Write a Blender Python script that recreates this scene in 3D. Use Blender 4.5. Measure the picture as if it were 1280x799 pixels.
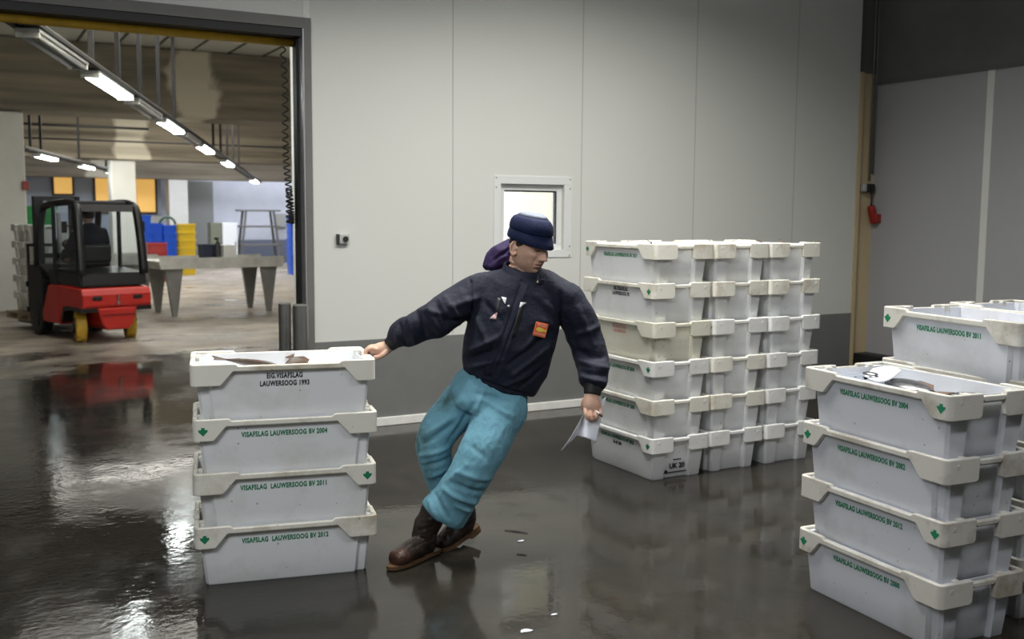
import bpy, bmesh, math, random
from mathutils import Vector, Matrix, noise
import numpy as np
R = math.radians
PI = math.pi
random.seed(7)
scn = bpy.context.scene
for o in list(bpy.data.objects):
    bpy.data.objects.remove(o)
COL = scn.collection

# ------------------------------------------------------------------ camera
YAW = 28.5      # the long white wall runs along +X, the camera looks 28.5 degrees to the right of its normal
def make_camera():
    cd = bpy.data.cameras.new('camera')
    cam = bpy.data.objects.new('camera', cd)
    COL.objects.link(cam)
    cd.sensor_width = 36.0
    cd.lens = 1270.0 / 1280.0 * 36.0
    pitch, roll, yaw = R(5.9), R(-0.4), R(YAW)
    fwd = Vector((math.sin(yaw) * math.cos(pitch), math.cos(yaw) * math.cos(pitch), -math.sin(pitch)))
    right = Vector((math.cos(yaw), -math.sin(yaw), 0))
    down = fwd.cross(right)
    r2 = math.cos(roll) * right + math.sin(roll) * down
    d2 = -math.sin(roll) * right + math.cos(roll) * down
    m = Matrix((( r2.x, -d2.x, -fwd.x, 0), (r2.y, -d2.y, -fwd.y, 0), (r2.z, -d2.z, -fwd.z, 1.62), (0, 0, 0, 1)))
    cam.matrix_world = m
    cd.clip_start = 0.05
    cd.clip_end = 200
    cd.dof.use_dof = True
    cd.dof.focus_distance = 4.75
    cd.dof.aperture_fstop = 2.8
    scn.camera = cam
make_camera()

# ------------------------------------------------------------------ world and exposure
w = bpy.data.worlds.new('world')
scn.world = w
w.use_nodes = True
w.node_tree.nodes['Background'].inputs[0].default_value = (0.55, 0.6, 0.7, 1)
w.node_tree.nodes['Background'].inputs[1].default_value = 0.05
scn.view_settings.view_transform = 'Standard'
scn.view_settings.look = 'None'
scn.view_settings.exposure = 0.0
scn.view_settings.gamma = 1.0
scn.view_settings.use_curve_mapping = False

def area(name, loc, size, power, color=(1, 1, 1), rot=(0, 0, 0), spread=180):
    l = bpy.data.lights.new(name, 'AREA')
    l.shape = 'RECTANGLE'
    l.size, l.size_y = size
    l.energy = power
    l.color = color
    l.spread = R(spread)
    o = bpy.data.objects.new(name, l)
    o.location = loc
    o.rotation_euler = rot
    COL.objects.link(o)
    return o
# ceiling luminaires of the sorting room and one added fill (all above and behind the picture)
area('room_light', (2.5, 4.2, 4.3), (3.0, 0.5), 135, (1.0, 0.985, 0.94), spread=140)
area('room_light', (4.3, 4.9, 4.3), (2.0, 0.5), 85, (1.0, 0.985, 0.94), spread=140)
area('room_light', (-0.9, 0.8, 4.3), (3.0, 0.5), 50, (0.96, 0.98, 1.0))
area('room_light', (3.6, 0.4, 4.3), (2.4, 0.5), 62, (0.98, 0.99, 1.0))
area('room_light', (-1.4, 1.6, 3.4), (1.4, 1.4), 58, (0.95, 0.98, 1.0), (R(35), R(-48), 0))  # added fill aimed at the worker, no fixture hangs there
# hall lights above the beams, plus one added over the doorway
area('hall_light', (6.5, 27.2, 4.1), (6, 2.5), 430, (0.86, 0.9, 1.0))
area('hall_light', (9.5, 32.2, 3.6), (5, 0.6), 110, (0.82, 0.87, 1.0), (R(-25), 0, 0))
area('hall_light', (4.0, 21.8, 4.1), (5, 3.0), 330, (1.0, 0.96, 0.88))
area('hall_light', (3.0, 12.5, 4.1), (5, 3.5), 150, (1.0, 0.96, 0.88))
area('hall_light', (1.2, 7.6, 3.7), (3.0, 0.5), 150, (1.0, 0.95, 0.86), (R(-100), 0, 0))  # added over the doorway to brighten the hall, no lamp is there
area('office_light', (4.3, 8.7, 3.3), (2.0, 1.4), 150, (1.0, 1.0, 0.97))

# ------------------------------------------------------------------ materials
MATS = {}
def mat(name, color=(0.8, 0.8, 0.8), rough=0.5, metal=0.0, noise_amt=0.0, noise_scale=6.0, color2=None,
        bump=0.0, bump_scale=40.0, emit=None, estr=0.0, spec=0.5, thresh=(0.4, 0.65), detail=6.0, transmission=0.0, sheen=0.0):
    if name in MATS:
        return MATS[name]
    m = bpy.data.materials.new(name)
    m.use_nodes = True
    nt = m.node_tree
    b = nt.nodes['Principled BSDF']
    b.inputs['Base Color'].default_value = (*color, 1)
    b.inputs['Roughness'].default_value = rough
    b.inputs['Metallic'].default_value = metal
    b.inputs['Specular IOR Level'].default_value = spec
    b.inputs['Transmission Weight'].default_value = transmission
    b.inputs['Sheen Weight'].default_value = sheen
    tc = nt.nodes.new('ShaderNodeTexCoord')
    if noise_amt > 0:
        n = nt.nodes.new('ShaderNodeTexNoise')
        n.inputs['Scale'].default_value = noise_scale
        n.inputs['Detail'].default_value = detail
        n.inputs['Roughness'].default_value = 0.65
        nt.links.new(tc.outputs['Object'], n.inputs['Vector'])
        mr = nt.nodes.new('ShaderNodeMapRange')
        mr.inputs['From Min'].default_value = thresh[0]
        mr.inputs['From Max'].default_value = thresh[1]
        mr.inputs['To Max'].default_value = noise_amt
        nt.links.new(n.outputs['Fac'], mr.inputs['Value'])
        mx = nt.nodes.new('ShaderNodeMix')
        mx.data_type = 'RGBA'
        mx.inputs['A'].default_value = (*color, 1)
        c2 = color2 or tuple(c * 0.6 for c in color)
        mx.inputs['B'].default_value = (*c2, 1)
        nt.links.new(mr.outputs['Result'], mx.inputs['Factor'])
        nt.links.new(mx.outputs['Result'], b.inputs['Base Color'])
    if bump > 0:
        n2 = nt.nodes.new('ShaderNodeTexNoise')
        n2.inputs['Scale'].default_value = bump_scale
        n2.inputs['Detail'].default_value = 4
        nt.links.new(tc.outputs['Object'], n2.inputs['Vector'])
        bp = nt.nodes.new('ShaderNodeBump')
        bp.inputs['Strength'].default_value = bump
        bp.inputs['Distance'].default_value = 0.01
        nt.links.new(n2.outputs['Fac'], bp.inputs['Height'])
        nt.links.new(bp.outputs['Normal'], b.inputs['Normal'])
    if emit:
        b.inputs['Emission Color'].default_value = (*emit, 1)
        b.inputs['Emission Strength'].default_value = estr
    MATS[name] = m
    return m

def crate_mat(name, base, dirt, amt, seed):
    m = mat(name, base, 0.42, noise_amt=amt, noise_scale=5.0 if 'rim' in name else 3.2, color2=dirt, thresh=(0.50, 0.74), bump=0.08, bump_scale=25)
    nt = m.node_tree
    b = nt.nodes['Principled BSDF']
    b.inputs['Subsurface Weight'].default_value = 0.0
    # small dark specks and scuffs, shifted per crate
    tc = [n for n in nt.nodes if n.type == 'TEX_COORD'][0]
    oi = nt.nodes.new('ShaderNodeObjectInfo')
    off = nt.nodes.new('ShaderNodeVectorMath'); off.operation = 'ADD'
    sc = nt.nodes.new('ShaderNodeVectorMath'); sc.operation = 'SCALE'
    sc.inputs[0].default_value = (13.0, 7.0, 5.0)
    nt.links.new(oi.outputs['Random'], sc.inputs['Scale'])
    nt.links.new(tc.outputs['Object'], off.inputs[0])
    nt.links.new(sc.outputs['Vector'], off.inputs[1])
    for n in nt.nodes:
        if n.type == 'TEX_NOISE':
            nt.links.new(off.outputs['Vector'], n.inputs['Vector'])
    v = nt.nodes.new('ShaderNodeTexVoronoi')
    v.inputs['Scale'].default_value = 22
    nt.links.new(off.outputs['Vector'], v.inputs['Vector'])
    n3 = nt.nodes.new('ShaderNodeTexNoise'); n3.inputs['Scale'].default_value = 5.0
    nt.links.new(off.outputs['Vector'], n3.inputs['Vector'])
    ad = nt.nodes.new('ShaderNodeMath'); ad.operation = 'MULTIPLY_ADD'
    nt.links.new(n3.outputs['Fac'], ad.inputs[0]); ad.inputs[1].default_value = -0.22
    nt.links.new(v.outputs['Distance'], ad.inputs[2])
    mr = nt.nodes.new('ShaderNodeMapRange')
    mr.inputs['From Min'].default_value = -0.055
    mr.inputs['From Max'].default_value = -0.035
    mr.inputs['To Min'].default_value = 0.55
    mr.inputs['To Max'].default_value = 0.0
    nt.links.new(ad.outputs[0], mr.inputs['Value'])
    old = b.inputs['Base Color'].links[0].from_socket
    mx = nt.nodes.new('ShaderNodeMix'); mx.data_type = 'RGBA'
    nt.links.new(old, mx.inputs['A'])
    mx.inputs['B'].default_value = (0.16, 0.11, 0.07, 1)
    nt.links.new(mr.outputs['Result'], mx.inputs['Factor'])
    nt.links.new(mx.outputs['Result'], b.inputs['Base Color'])
    return m

CR_WHITE = crate_mat('crate_white', (0.88, 0.895, 0.91), (0.66, 0.64, 0.57), 0.6, 1)
CR_YELLOW = crate_mat('crate_yellowed', (0.80, 0.78, 0.66), (0.58, 0.52, 0.38), 0.5, 2)
CR_RIM = crate_mat('crate_rim', (0.87, 0.845, 0.75), (0.40, 0.32, 0.20), 0.8, 3)
CR_RIMC = crate_mat('crate_rim_clean', (0.88, 0.88, 0.86), (0.66, 0.61, 0.50), 0.55, 3)
CR_DIMDIRTY = crate_mat('crate_dimmed_soiled', (0.68, 0.70, 0.75), (0.46, 0.45, 0.42), 0.6, 5)  # base darkened for the dimmer light at the right, blotches are dirt
CR_RIMD = crate_mat('crate_rim_dimmed_soiled', (0.66, 0.64, 0.58), (0.26, 0.21, 0.15), 0.85, 6)  # same dimming painted into the rim colour, with brown dirt on top
GREEN = mat('print_green', (0.01, 0.22, 0.10), 0.6)
BLACKP = mat('print_black', (0.015, 0.015, 0.02), 0.6)
REDP = mat('print_red', (0.62, 0.30, 0.27), 0.6)

def floor_mat():
    m = bpy.data.materials.new('wet_concrete')
    m.use_nodes = True
    nt = m.node_tree; L = nt.links.new
    b = nt.nodes['Principled BSDF']
    g = nt.nodes.new('ShaderNodeNewGeometry')
    def noisef(scale, detail=5, rough=0.6, stretch=None):
        n = nt.nodes.new('ShaderNodeTexNoise'); n.inputs['Scale'].default_value = scale
        n.inputs['Detail'].default_value = detail; n.inputs['Roughness'].default_value = rough
        if stretch:
            mp = nt.nodes.new('ShaderNodeMapping'); mp.inputs['Scale'].default_value = stretch
            L(g.outputs['Position'], mp.inputs['Vector']); L(mp.outputs['Vector'], n.inputs['Vector'])
        else:
            L(g.outputs['Position'], n.inputs['Vector'])
        return n.outputs['Fac']
    def rng(s, a, bb, c=0.0, d=1.0):
        r = nt.nodes.new('ShaderNodeMapRange')
        r.inputs['From Min'].default_value = a; r.inputs['From Max'].default_value = bb
        r.inputs['To Min'].default_value = c; r.inputs['To Max'].default_value = d
        L(s, r.inputs['Value']); return r.outputs['Result']
    def mth(op, x, y):
        k = nt.nodes.new('ShaderNodeMath'); k.operation = op
        for i, q in enumerate((x, y)):
            if isinstance(q, (int, float)): k.inputs[i].default_value = q
            else: L(q, k.inputs[i])
        return k.outputs[0]
    def mixc(f, a, c):
        k = nt.nodes.new('ShaderNodeMix'); k.data_type = 'RGBA'
        L(f, k.inputs['Factor'])
        for nm, q in (('A', a), ('B', c)):
            if isinstance(q, tuple): k.inputs[nm].default_value = (*q, 1)
            else: L(q, k.inputs[nm])
        return k.outputs['Result']
    sep = nt.nodes.new('ShaderNodeSeparateXYZ'); L(g.outputs['Position'], sep.inputs[0])
    big = noisef(0.7, 6)
    fine = noisef(9.0, 8, 0.75)
    col = mixc(rng(big, 0.35, 0.7), (0.020, 0.018, 0.0145), (0.048, 0.043, 0.035))
    col = mixc(mth('MULTIPLY', rng(fine, 0.4, 0.75), 0.5), col, (0.016, 0.015, 0.013))
    # the hall floor beyond the door is paler, drier concrete
    edge = mth('ADD', sep.outputs['Y'], mth('MULTIPLY', mth('SUBTRACT', big, 0.5), 9.0))
    hall = rng(edge, 11.2, 13.8)
    col = mixc(mth('MULTIPLY', hall, 0.85), col, (0.42, 0.37, 0.31))
    col = mixc(mth('MULTIPLY', hall, mth('MULTIPLY', rng(noisef(1.1, 7, 0.7, (1, 1.6, 1)), 0.45, 0.6), 0.55)), col, (0.10, 0.092, 0.08))
    # concrete is darker on the left, with small-scale mottling and grit everywhere
    left_dark = mth('MULTIPLY', rng(mth('ADD', sep.outputs['X'], mth('MULTIPLY', big, 1.2)), 2.6, 1.4), mth('SUBTRACT', 1.0, hall))
    col = mixc(mth('MULTIPLY', left_dark, 0.7), col, (0.010, 0.0095, 0.009))
    grit = rng(noisef(55.0, 5, 0.8), 0.50, 0.72)
    col = mixc(mth('MULTIPLY', grit, 0.45), col, (0.010, 0.009, 0.008))
    blot = rng(noisef(2.6, 9, 0.8), 0.52, 0.66)
    col = mixc(mth('MULTIPLY', mth('MULTIPLY', blot, 0.6), mth('SUBTRACT', 1.0, hall)), col, (0.014, 0.0125, 0.010))
    L(col, b.inputs['Base Color'])
    puddle = rng(noisef(0.9, 5, 0.6, (1.2, 0.8, 1)), 0.42, 0.56)
    r = mth('ADD', mth('ADD', mth('MULTIPLY', puddle, 0.13), 0.04), mth('MULTIPLY', blot, 0.10))
    dry = mth('MULTIPLY', hall, mth('MULTIPLY', rng(noisef(0.55, 5, 0.6, (0.6, 1.4, 1)), 0.34, 0.48), 0.55))
    L(mth('ADD', r, dry), b.inputs['Roughness'])
    b.inputs['IOR'].default_value = 1.34
    n1 = noisef(26.0, 3, 0.5)
    n2 = noisef(3.0, 3, 0.5)
    h = mth('ADD', mth('MULTIPLY', n1, 0.35), n2)
    bp = nt.nodes.new('ShaderNodeBump')
    # running water ripples more towards the left of the room
    left = rng(sep.outputs['X'], 1.6, 0.3, 0.05, 0.16)
    L(left, bp.inputs['Strength'])
    bp.inputs['Distance'].default_value = 0.02
    L(h, bp.inputs['Height']); L(bp.outputs['Normal'], b.inputs['Normal'])
    return m

# ------------------------------------------------------------------ mesh helpers
def obj(name, bm, m=None, parent=None, smooth=False):
    me = bpy.data.meshes.new(name)
    bm.normal_update()
    bm.to_mesh(me)
    bm.free()
    if smooth:
        for p in me.polygons: p.use_smooth = True
    o = bpy.data.objects.new(name, me)
    COL.objects.link(o)
    if m:
        for k in (m if isinstance(m, (list, tuple)) else [m]):
            me.materials.append(k)
    if parent: o.parent = parent
    return o

def autosmooth(o, ang=40):
    me = o.data
    bm = bmesh.new(); bm.from_mesh(me)
    for e in bm.edges:
        if len(e.link_faces) == 2:
            e.smooth = e.calc_face_angle(0) < R(ang)
    for f in bm.faces: f.smooth = True
    bm.to_mesh(me); bm.free()
    return o

def tag(o, label=None, cat=None, group=None, kind=None):
    if label: o['label'] = label
    if cat: o['category'] = cat
    if group: o['group'] = group
    if kind: o['kind'] = kind
    return o

def thing(name, label, cat, loc=(0, 0, 0), rotz=0.0, group=None):
    o = bpy.data.objects.new(name, None)
    COL.objects.link(o)
    o.location = loc
    o.rotation_euler = (0, 0, rotz)
    o.empty_display_size = 0.1
    return tag(o, label, cat, group)

def box(bm, x0, x1, y0, y1, z0, z1, M=None, bev=0.0, seg=2, mi=0):
    r = bmesh.ops.create_cube(bm, size=1.0)
    vs = r['verts']
    for v in vs:
        v.co = Vector(((x0 + x1) / 2 + v.co.x * (x1 - x0), (y0 + y1) / 2 + v.co.y * (y1 - y0), (z0 + z1) / 2 + v.co.z * (z1 - z0)))
    fs = set(f for v in vs for f in v.link_faces)
    for f in fs: f.material_index = mi
    if bev > 0:
        es = list(set(e for v in vs for e in v.link_edges))
        rr = bmesh.ops.bevel(bm, geom=es, offset=bev, segments=seg, affect='EDGES', profile=0.5)
        vs = list(set(v for f in rr['faces'] for v in f.verts) | set(v for v in vs if v.is_valid))
        for f in rr['faces']: f.material_index = mi
    if M is not None:
        for v in vs: v.co = M @ v.co
    return vs

def prism(bm, pts, axis, a, b, mi=0):
    """extrude the 2D outline pts between a and b along axis 'x','y' or 'z'"""
    def P(p, t):
        if axis == 'x': return Vector((t, p[0], p[1]))
        if axis == 'y': return Vector((p[0], t, p[1]))
        return Vector((p[0], p[1], t))
    v0 = [bm.verts.new(P(p, a)) for p in pts]
    v1 = [bm.verts.new(P(p, b)) for p in pts]
    fs = [bm.faces.new(v0), bm.faces.new(list(reversed(v1)))]
    n = len(pts)
    for i in range(n):
        fs.append(bm.faces.new((v0[i], v1[i], v1[(i + 1) % n], v0[(i + 1) % n])))
    for f in fs: f.material_index = mi
    bmesh.ops.recalc_face_normals(bm, faces=fs)
    return v0 + v1

def frames(pts, up=(0, 0, 1)):
    out = []
    n = len(pts)
    up = Vector(up)
    for i in range(n):
        t = (pts[min(i + 1, n - 1)] - pts[max(i - 1, 0)])
        t = t.normalized() if t.length > 1e-9 else Vector((0, 0, 1))
        u = up - t * up.dot(t)
        if u.length < 1e-4:
            u = Vector((1, 0, 0)) - t * t.x
        u.normalize()
        out.append((t, u, t.cross(u)))
    return out

def catmull(vals, k):
    """resample a list of vectors with k steps per span"""
    n = len(vals); out = []
    for i in range(n - 1):
        p0 = vals[max(i - 1, 0)]; p1 = vals[i]; p2 = vals[i + 1]; p3 = vals[min(i + 2, n - 1)]
        for j in range(k):
            t = j / k
            out.append([0.5 * ((2 * b) + (c - a) * t + (2 * a - 5 * b + 4 * c - d) * t * t + (-a + 3 * b - 3 * c + d) * t ** 3)
                        for a, b, c, d in zip(p0, p1, p2, p3)])
    out.append(list(vals[-1]))
    return out

def tube(bm, pts, radii, seg=16, up=(0, 0, 1), k=5, cap=True, mi=0, round_ends=False):
    """limb along pts; radii are numbers or (ru, rv) pairs, ru along 'up'"""
    rr = [(r, r) if isinstance(r, (int, float)) else r for r in radii]
    rows = [list(p) + list(r) for p, r in zip(pts, rr)]
    if k > 1: rows = catmull(rows, k)
    P = [Vector(r[:3]) for r in rows]
    F = frames(P, up)
    rings = []
    for (p, (t, u, v), r) in zip(P, F, rows):
        ring = []
        for j in range(seg):
            a = 2 * PI * j / seg
            ring.append(bm.verts.new(p + u * (math.cos(a) * max(r[3], 1e-4)) + v * (math.sin(a) * max(r[4], 1e-4))))
        rings.append(ring)
    fs = []
    for a, b in zip(rings, rings[1:]):
        for j in range(seg):
            fs.append(bm.faces.new((a[j], a[(j + 1) % seg], b[(j + 1) % seg], b[j])))
    if cap:
        for ring, p, t, s, row in ((rings[0], P[0], F[0][0], -1, rows[0]), (rings[-1], P[-1], F[-1][0], 1, rows[-1])):
            ext = 0.5 * min(row[3], row[4]) if round_ends else 0.0
            c = bm.verts.new(p + t * (s * ext))
            if round_ends:
                mid = []
                for q in ring:
                    mid.append(bm.verts.new(p + (q.co - p) * 0.72 + t * (s * ext * 0.7)))
                for j in range(seg):
                    fs.append(bm.faces.new((ring[j], ring[(j + 1) % seg], mid[(j + 1) % seg], mid[j])))
                ring = mid
            for j in range(seg):
                fs.append(bm.faces.new((ring[j], ring[(j + 1) % seg], c)))
    for f in fs: f.material_index = mi
    bmesh.ops.recalc_face_normals(bm, faces=fs)
    return rings

def loft(bm, rings, cap=True, mi=0):
    """rings: lists of Vectors of equal length"""
    R_ = [[bm.verts.new(p) for p in r] for r in rings]
    n = len(R_[0]); fs = []
    for a, b in zip(R_, R_[1:]):
        for j in range(n):
            fs.append(bm.faces.new((a[j], a[(j + 1) % n], b[(j + 1) % n], b[j])))
    if cap:
        for r in (R_[0], R_[-1]):
            c = bm.verts.new(sum((v.co for v in r), Vector()) / n)
            for j in range(n): fs.append(bm.faces.new((r[j], r[(j + 1) % n], c)))
    for f in fs: f.material_index = mi
    bmesh.ops.recalc_face_normals(bm, faces=fs)
    return R_

def cyl(bm, p0, p1, r, seg=16, r1=None, mi=0):
    tube(bm, [Vector(p0), Vector(p1)], [r, r if r1 is None else r1], seg=seg, k=1, mi=mi,
         up=(0, 0, 1) if abs((Vector(p1) - Vector(p0)).normalized().z) < 0.9 else (1, 0, 0))

def ellipsoid(bm, c, r, M3=None, u=24, v=16, mi=0):
    res = bmesh.ops.create_uvsphere(bm, u_segments=u, v_segments=v, radius=1.0)
    for q in res['verts']:
        p = Vector((q.co.x * r[0], q.co.y * r[1], q.co.z * r[2]))
        if M3 is not None: p = M3 @ p
        q.co = Vector(c) + p
    for q in res['verts']:
        for f in q.link_faces: f.material_index = mi

def text_mesh(body, size, M, name='t', xscale=1.0, extrude=0.0006, bold=0.0, space=1.0):
    """returns a bmesh of the words, centred, lying in local XZ facing -Y, transformed by M"""
    cu = bpy.data.curves.new(name, 'FONT')
    cu.body = body
    cu.size = size
    cu.align_x = 'CENTER'
    cu.align_y = 'CENTER'
    cu.extrude = extrude
    cu.offset = bold
    cu.space_character = space
    cu.resolution_u = 3
    to = bpy.data.objects.new(name, cu)
    COL.objects.link(to)
    dg = bpy.context.evaluated_depsgraph_get()
    me = bpy.data.meshes.new_from_object(to.evaluated_get(dg))
    bm = bmesh.new(); bm.from_mesh(me)
    F = Matrix(((xscale, 0, 0, 0), (0, 0, -1, 0), (0, 1, 0, 0), (0, 0, 0, 1)))
    bmesh.ops.transform(bm, matrix=M @ F, verts=bm.verts)
    bpy.data.objects.remove(to)
    bpy.data.curves.remove(cu)
    bpy.data.meshes.remove(me)
    return bm

def merge(dst, src, mi=None):
    me = bpy.data.meshes.new('tmp')
    if mi is not None:
        for f in src.faces: f.material_index = mi
    src.to_mesh(me); src.free()
    dst.from_mesh(me)
    bpy.data.meshes.remove(me)

def copy_thing(root):
    c = root.copy(); COL.objects.link(c)
    for ch in root.children:
        d = ch.copy(); COL.objects.link(d); d.parent = c
        for g in ch.children:
            e = g.copy(); COL.objects.link(e); e.parent = d
    return c
def T(x, y, z): return Matrix.Translation((x, y, z))
def RZ(a): return Matrix.Rotation(a, 4, 'Z')

# ------------------------------------------------------------------ the setting
def struct(name, bm, m, kind='structure', smooth=False):
    o = obj(name, bm, m, smooth=smooth)
    o['kind'] = kind
    return o
WY = 7.23                                                  # front plane of the white panel wall
M_WALL = mat('white_panel', (0.66, 0.665, 0.625), 0.5, noise_amt=0.12, noise_scale=0.8, color2=(0.58, 0.58, 0.54), bump=0.03, bump_scale=8)
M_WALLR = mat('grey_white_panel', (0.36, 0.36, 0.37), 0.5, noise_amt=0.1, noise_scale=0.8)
M_WAIN = mat('grey_wainscot', (0.17, 0.172, 0.168), 0.42, noise_amt=0.35, noise_scale=5, color2=(0.21, 0.21, 0.2))
M_GROOVE = mat('joint_sealant', (0.42, 0.42, 0.40), 0.7)
M_STRIPW = mat('white_strip', (0.80, 0.80, 0.76), 0.4, noise_amt=0.3, noise_scale=14, color2=(0.55, 0.53, 0.48))
M_STEEL = mat('steel', (0.35, 0.35, 0.34), 0.32, 0.85, noise_amt=0.4, noise_scale=7, color2=(0.22, 0.22, 0.21))
M_STEELD = mat('dull_steel', (0.16, 0.157, 0.148), 0.6, 0.0, noise_amt=0.4, noise_scale=5, color2=(0.13, 0.125, 0.115))
M_BLACK = mat('black_rubber', (0.012, 0.012, 0.013), 0.55)
M_DARK = mat('dark_paint', (0.03, 0.03, 0.032), 0.4)
M_YEL = mat('yellow_paint', (0.55, 0.33, 0.02), 0.5, noise_amt=0.5, noise_scale=8, color2=(0.30, 0.18, 0.02))
M_CREAM = mat('cream_paint', (0.56, 0.45, 0.27), 0.6, noise_amt=0.25, noise_scale=3, color2=(0.46, 0.37, 0.23))
M_CONC = mat('concrete', (0.24, 0.21, 0.165), 0.8, noise_amt=0.7, noise_scale=1.6, color2=(0.12, 0.105, 0.08), bump=0.3, bump_scale=12)
M_CONCG = mat('grey_concrete', (0.13, 0.13, 0.118), 0.75, noise_amt=0.5, noise_scale=2.0, color2=(0.09, 0.09, 0.082), bump=0.2, bump_scale=20)
M_WHITEP = mat('white_paint', (0.68, 0.68, 0.64), 0.6, noise_amt=0.2, noise_scale=2)
M_LAV = mat('pale_blue_white', (0.74, 0.77, 0.86), 0.6, noise_amt=0.15, noise_scale=2)
M_CEIL = mat('ceiling_panel', (0.66, 0.66, 0.60), 0.7)
M_ALU = mat('white_alu', (0.72, 0.73, 0.71), 0.35)

# beam concrete with board marks and a pale limewashed patch
def beam_mat():
    m = mat('beam_concrete', (0.25, 0.215, 0.165), 0.85, bump=0.3, bump_scale=10)
    nt = m.node_tree; L = nt.links.new
    b = nt.nodes['Principled BSDF']
    g = nt.nodes.new('ShaderNodeNewGeometry')
    mp = nt.nodes.new('ShaderNodeMapping'); mp.inputs['Scale'].default_value = (0.35, 0.35, 6.0)
    L(g.outputs['Position'], mp.inputs['Vector'])
    n = nt.nodes.new('ShaderNodeTexNoise'); n.inputs['Scale'].default_value = 1.3; n.inputs['Detail'].default_value = 7
    L(mp.outputs['Vector'], n.inputs['Vector'])
    cr = nt.nodes.new('ShaderNodeValToRGB')
    cr.color_ramp.elements[0].position = 0.3; cr.color_ramp.elements[0].color = (0.13, 0.113, 0.085, 1)
    cr.color_ramp.elements[1].position = 0.7; cr.color_ramp.elements[1].color = (0.27, 0.235, 0.175, 1)
    L(n.outputs['Fac'], cr.inputs['Fac'])
    n2 = nt.nodes.new('ShaderNodeTexNoise'); n2.inputs['Scale'].default_value = 1.6; n2.inputs['Detail'].default_value = 6
    L(g.outputs['Position'], n2.inputs['Vector'])
    sp = nt.nodes.new('ShaderNodeSeparateXYZ'); L(g.outputs['Position'], sp.inputs[0])
    def mth(op, x, y):
        k = nt.nodes.new('ShaderNodeMath'); k.operation = op
        for i, q in enumerate((x, y)):
            if isinstance(q, (int, float)): k.inputs[i].default_value = q
            else: L(q, k.inputs[i])
        return k.outputs[0]
    d = mth('ABSOLUTE', mth('SUBTRACT', mth('ADD', sp.outputs['X'], mth('MULTIPLY', n2.outputs['Fac'], 0.9)), 4.03), 0)
    fac = nt.nodes.new('ShaderNodeMapRange')
    fac.inputs['From Min'].default_value = 0.42; fac.inputs['From Max'].default_value = 0.30
    L(d, fac.inputs['Value'])
    mx = nt.nodes.new('ShaderNodeMix'); mx.data_type = 'RGBA'
    L(mth('MULTIPLY', fac.outputs['Result'], 0.8), mx.inputs['Factor'])
    L(cr.outputs['Color'], mx.inputs['A']); mx.inputs['B'].default_value = (0.66, 0.62, 0.50, 1)
    L(mx.outputs['Result'], b.inputs['Base Color'])
    return m
M_BEAM = beam_mat()

bm = bmesh.new(); box(bm, -9, 16, -5, 36, -0.2, 0)
fl = struct('floor', bm, floor_mat())

# panel wall: pieces around the door opening and the small window, with narrow joints
DX0, DX1, DZ = -2.2, 2.215, 2.90                            # door opening
wx0, wx1, wz0, wz1 = 3.815, 4.405, 1.33, 1.865             # window hole
bm = bmesh.new()
def wallpiece(x0, x1, z0, z1): box(bm, x0, x1, WY, WY + 0.14, z0, z1)
wallpiece(DX1, wx0, 0, 4.6); wallpiece(wx1, 7.75, 0, 4.6)
wallpiece(wx0, wx1, 0, wz0); wallpiece(wx0, wx1, wz1, 4.6)
wallpiece(DX0, DX1, DZ, 4.6); wallpiece(-4.2, DX0, 0, 4.6)
struct('wall_back', bm, M_WALL)
bm = bmesh.new()
for x in (1.07, 3.393, 4.573, 5.753, 6.937):
    z0 = DZ + 0.1 if x < 2 else 0.68
    box(bm, x - 0.0035, x + 0.0035, WY - 0.0015, WY, z0, 4.6)
struct('trim_1', bm, M_GROOVE)
bm = bmesh.new(); box(bm, 2.215, 2.262, WY - 0.006, WY - 0.0002, 3.0, 4.6)
struct('trim_2', bm, M_STRIPW)
bm = bmesh.new(); box(bm, 2.266, 7.75, WY - 0.012, WY - 0.0002, 0.065, 0.672, bev=0.003)
struct('trim_3', bm, M_WAIN)
bm = bmesh.new(); box(bm, 2.30, 7.75, WY - 0.035, WY - 0.0125, 0.0, 0.068, bev=0.006)
struct('baseboard_back', bm, M_STRIPW)

# corner pillar, right wall
RX = 8.04
bm = bmesh.new(); box(bm, 7.752, RX, WY + 0.05, WY + 0.5, 0, 3.02)
box(bm, 7.752, 7.80, WY - 0.01, WY + 0.05, 0, 3.02)
struct('trim_4', bm, M_CREAM)
bm = bmesh.new(); box(bm, 7.752, RX, WY + 0.05, WY + 0.5, 3.02, 4.6)
struct('trim_5', bm, M_CONCG)
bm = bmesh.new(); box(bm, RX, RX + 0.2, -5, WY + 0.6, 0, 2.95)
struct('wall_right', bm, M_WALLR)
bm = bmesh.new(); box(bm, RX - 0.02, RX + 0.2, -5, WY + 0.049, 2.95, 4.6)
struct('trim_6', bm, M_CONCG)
bm = bmesh.new(); box(bm, RX - 0.028, RX, -5, WY + 0.049, 2.915, 2.95)
struct('trim_7', bm, mat('edge_grey', (0.10, 0.10, 0.098), 0.6))
bm = bmesh.new()
for y in (6.0, 4.82, 3.64): box(bm, RX - 0.004, RX, y - 0.035, y + 0.035, 0.3, 2.914)
struct('trim_8', bm, mat('pale_joint', (0.66, 0.66, 0.63), 0.6))
bm = bmesh.new(); box(bm, RX - 0.18, RX, -5, WY + 0.04, 0, 0.26, bev=0.01)
struct('baseboard_right', bm, M_BLACK)
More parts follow.
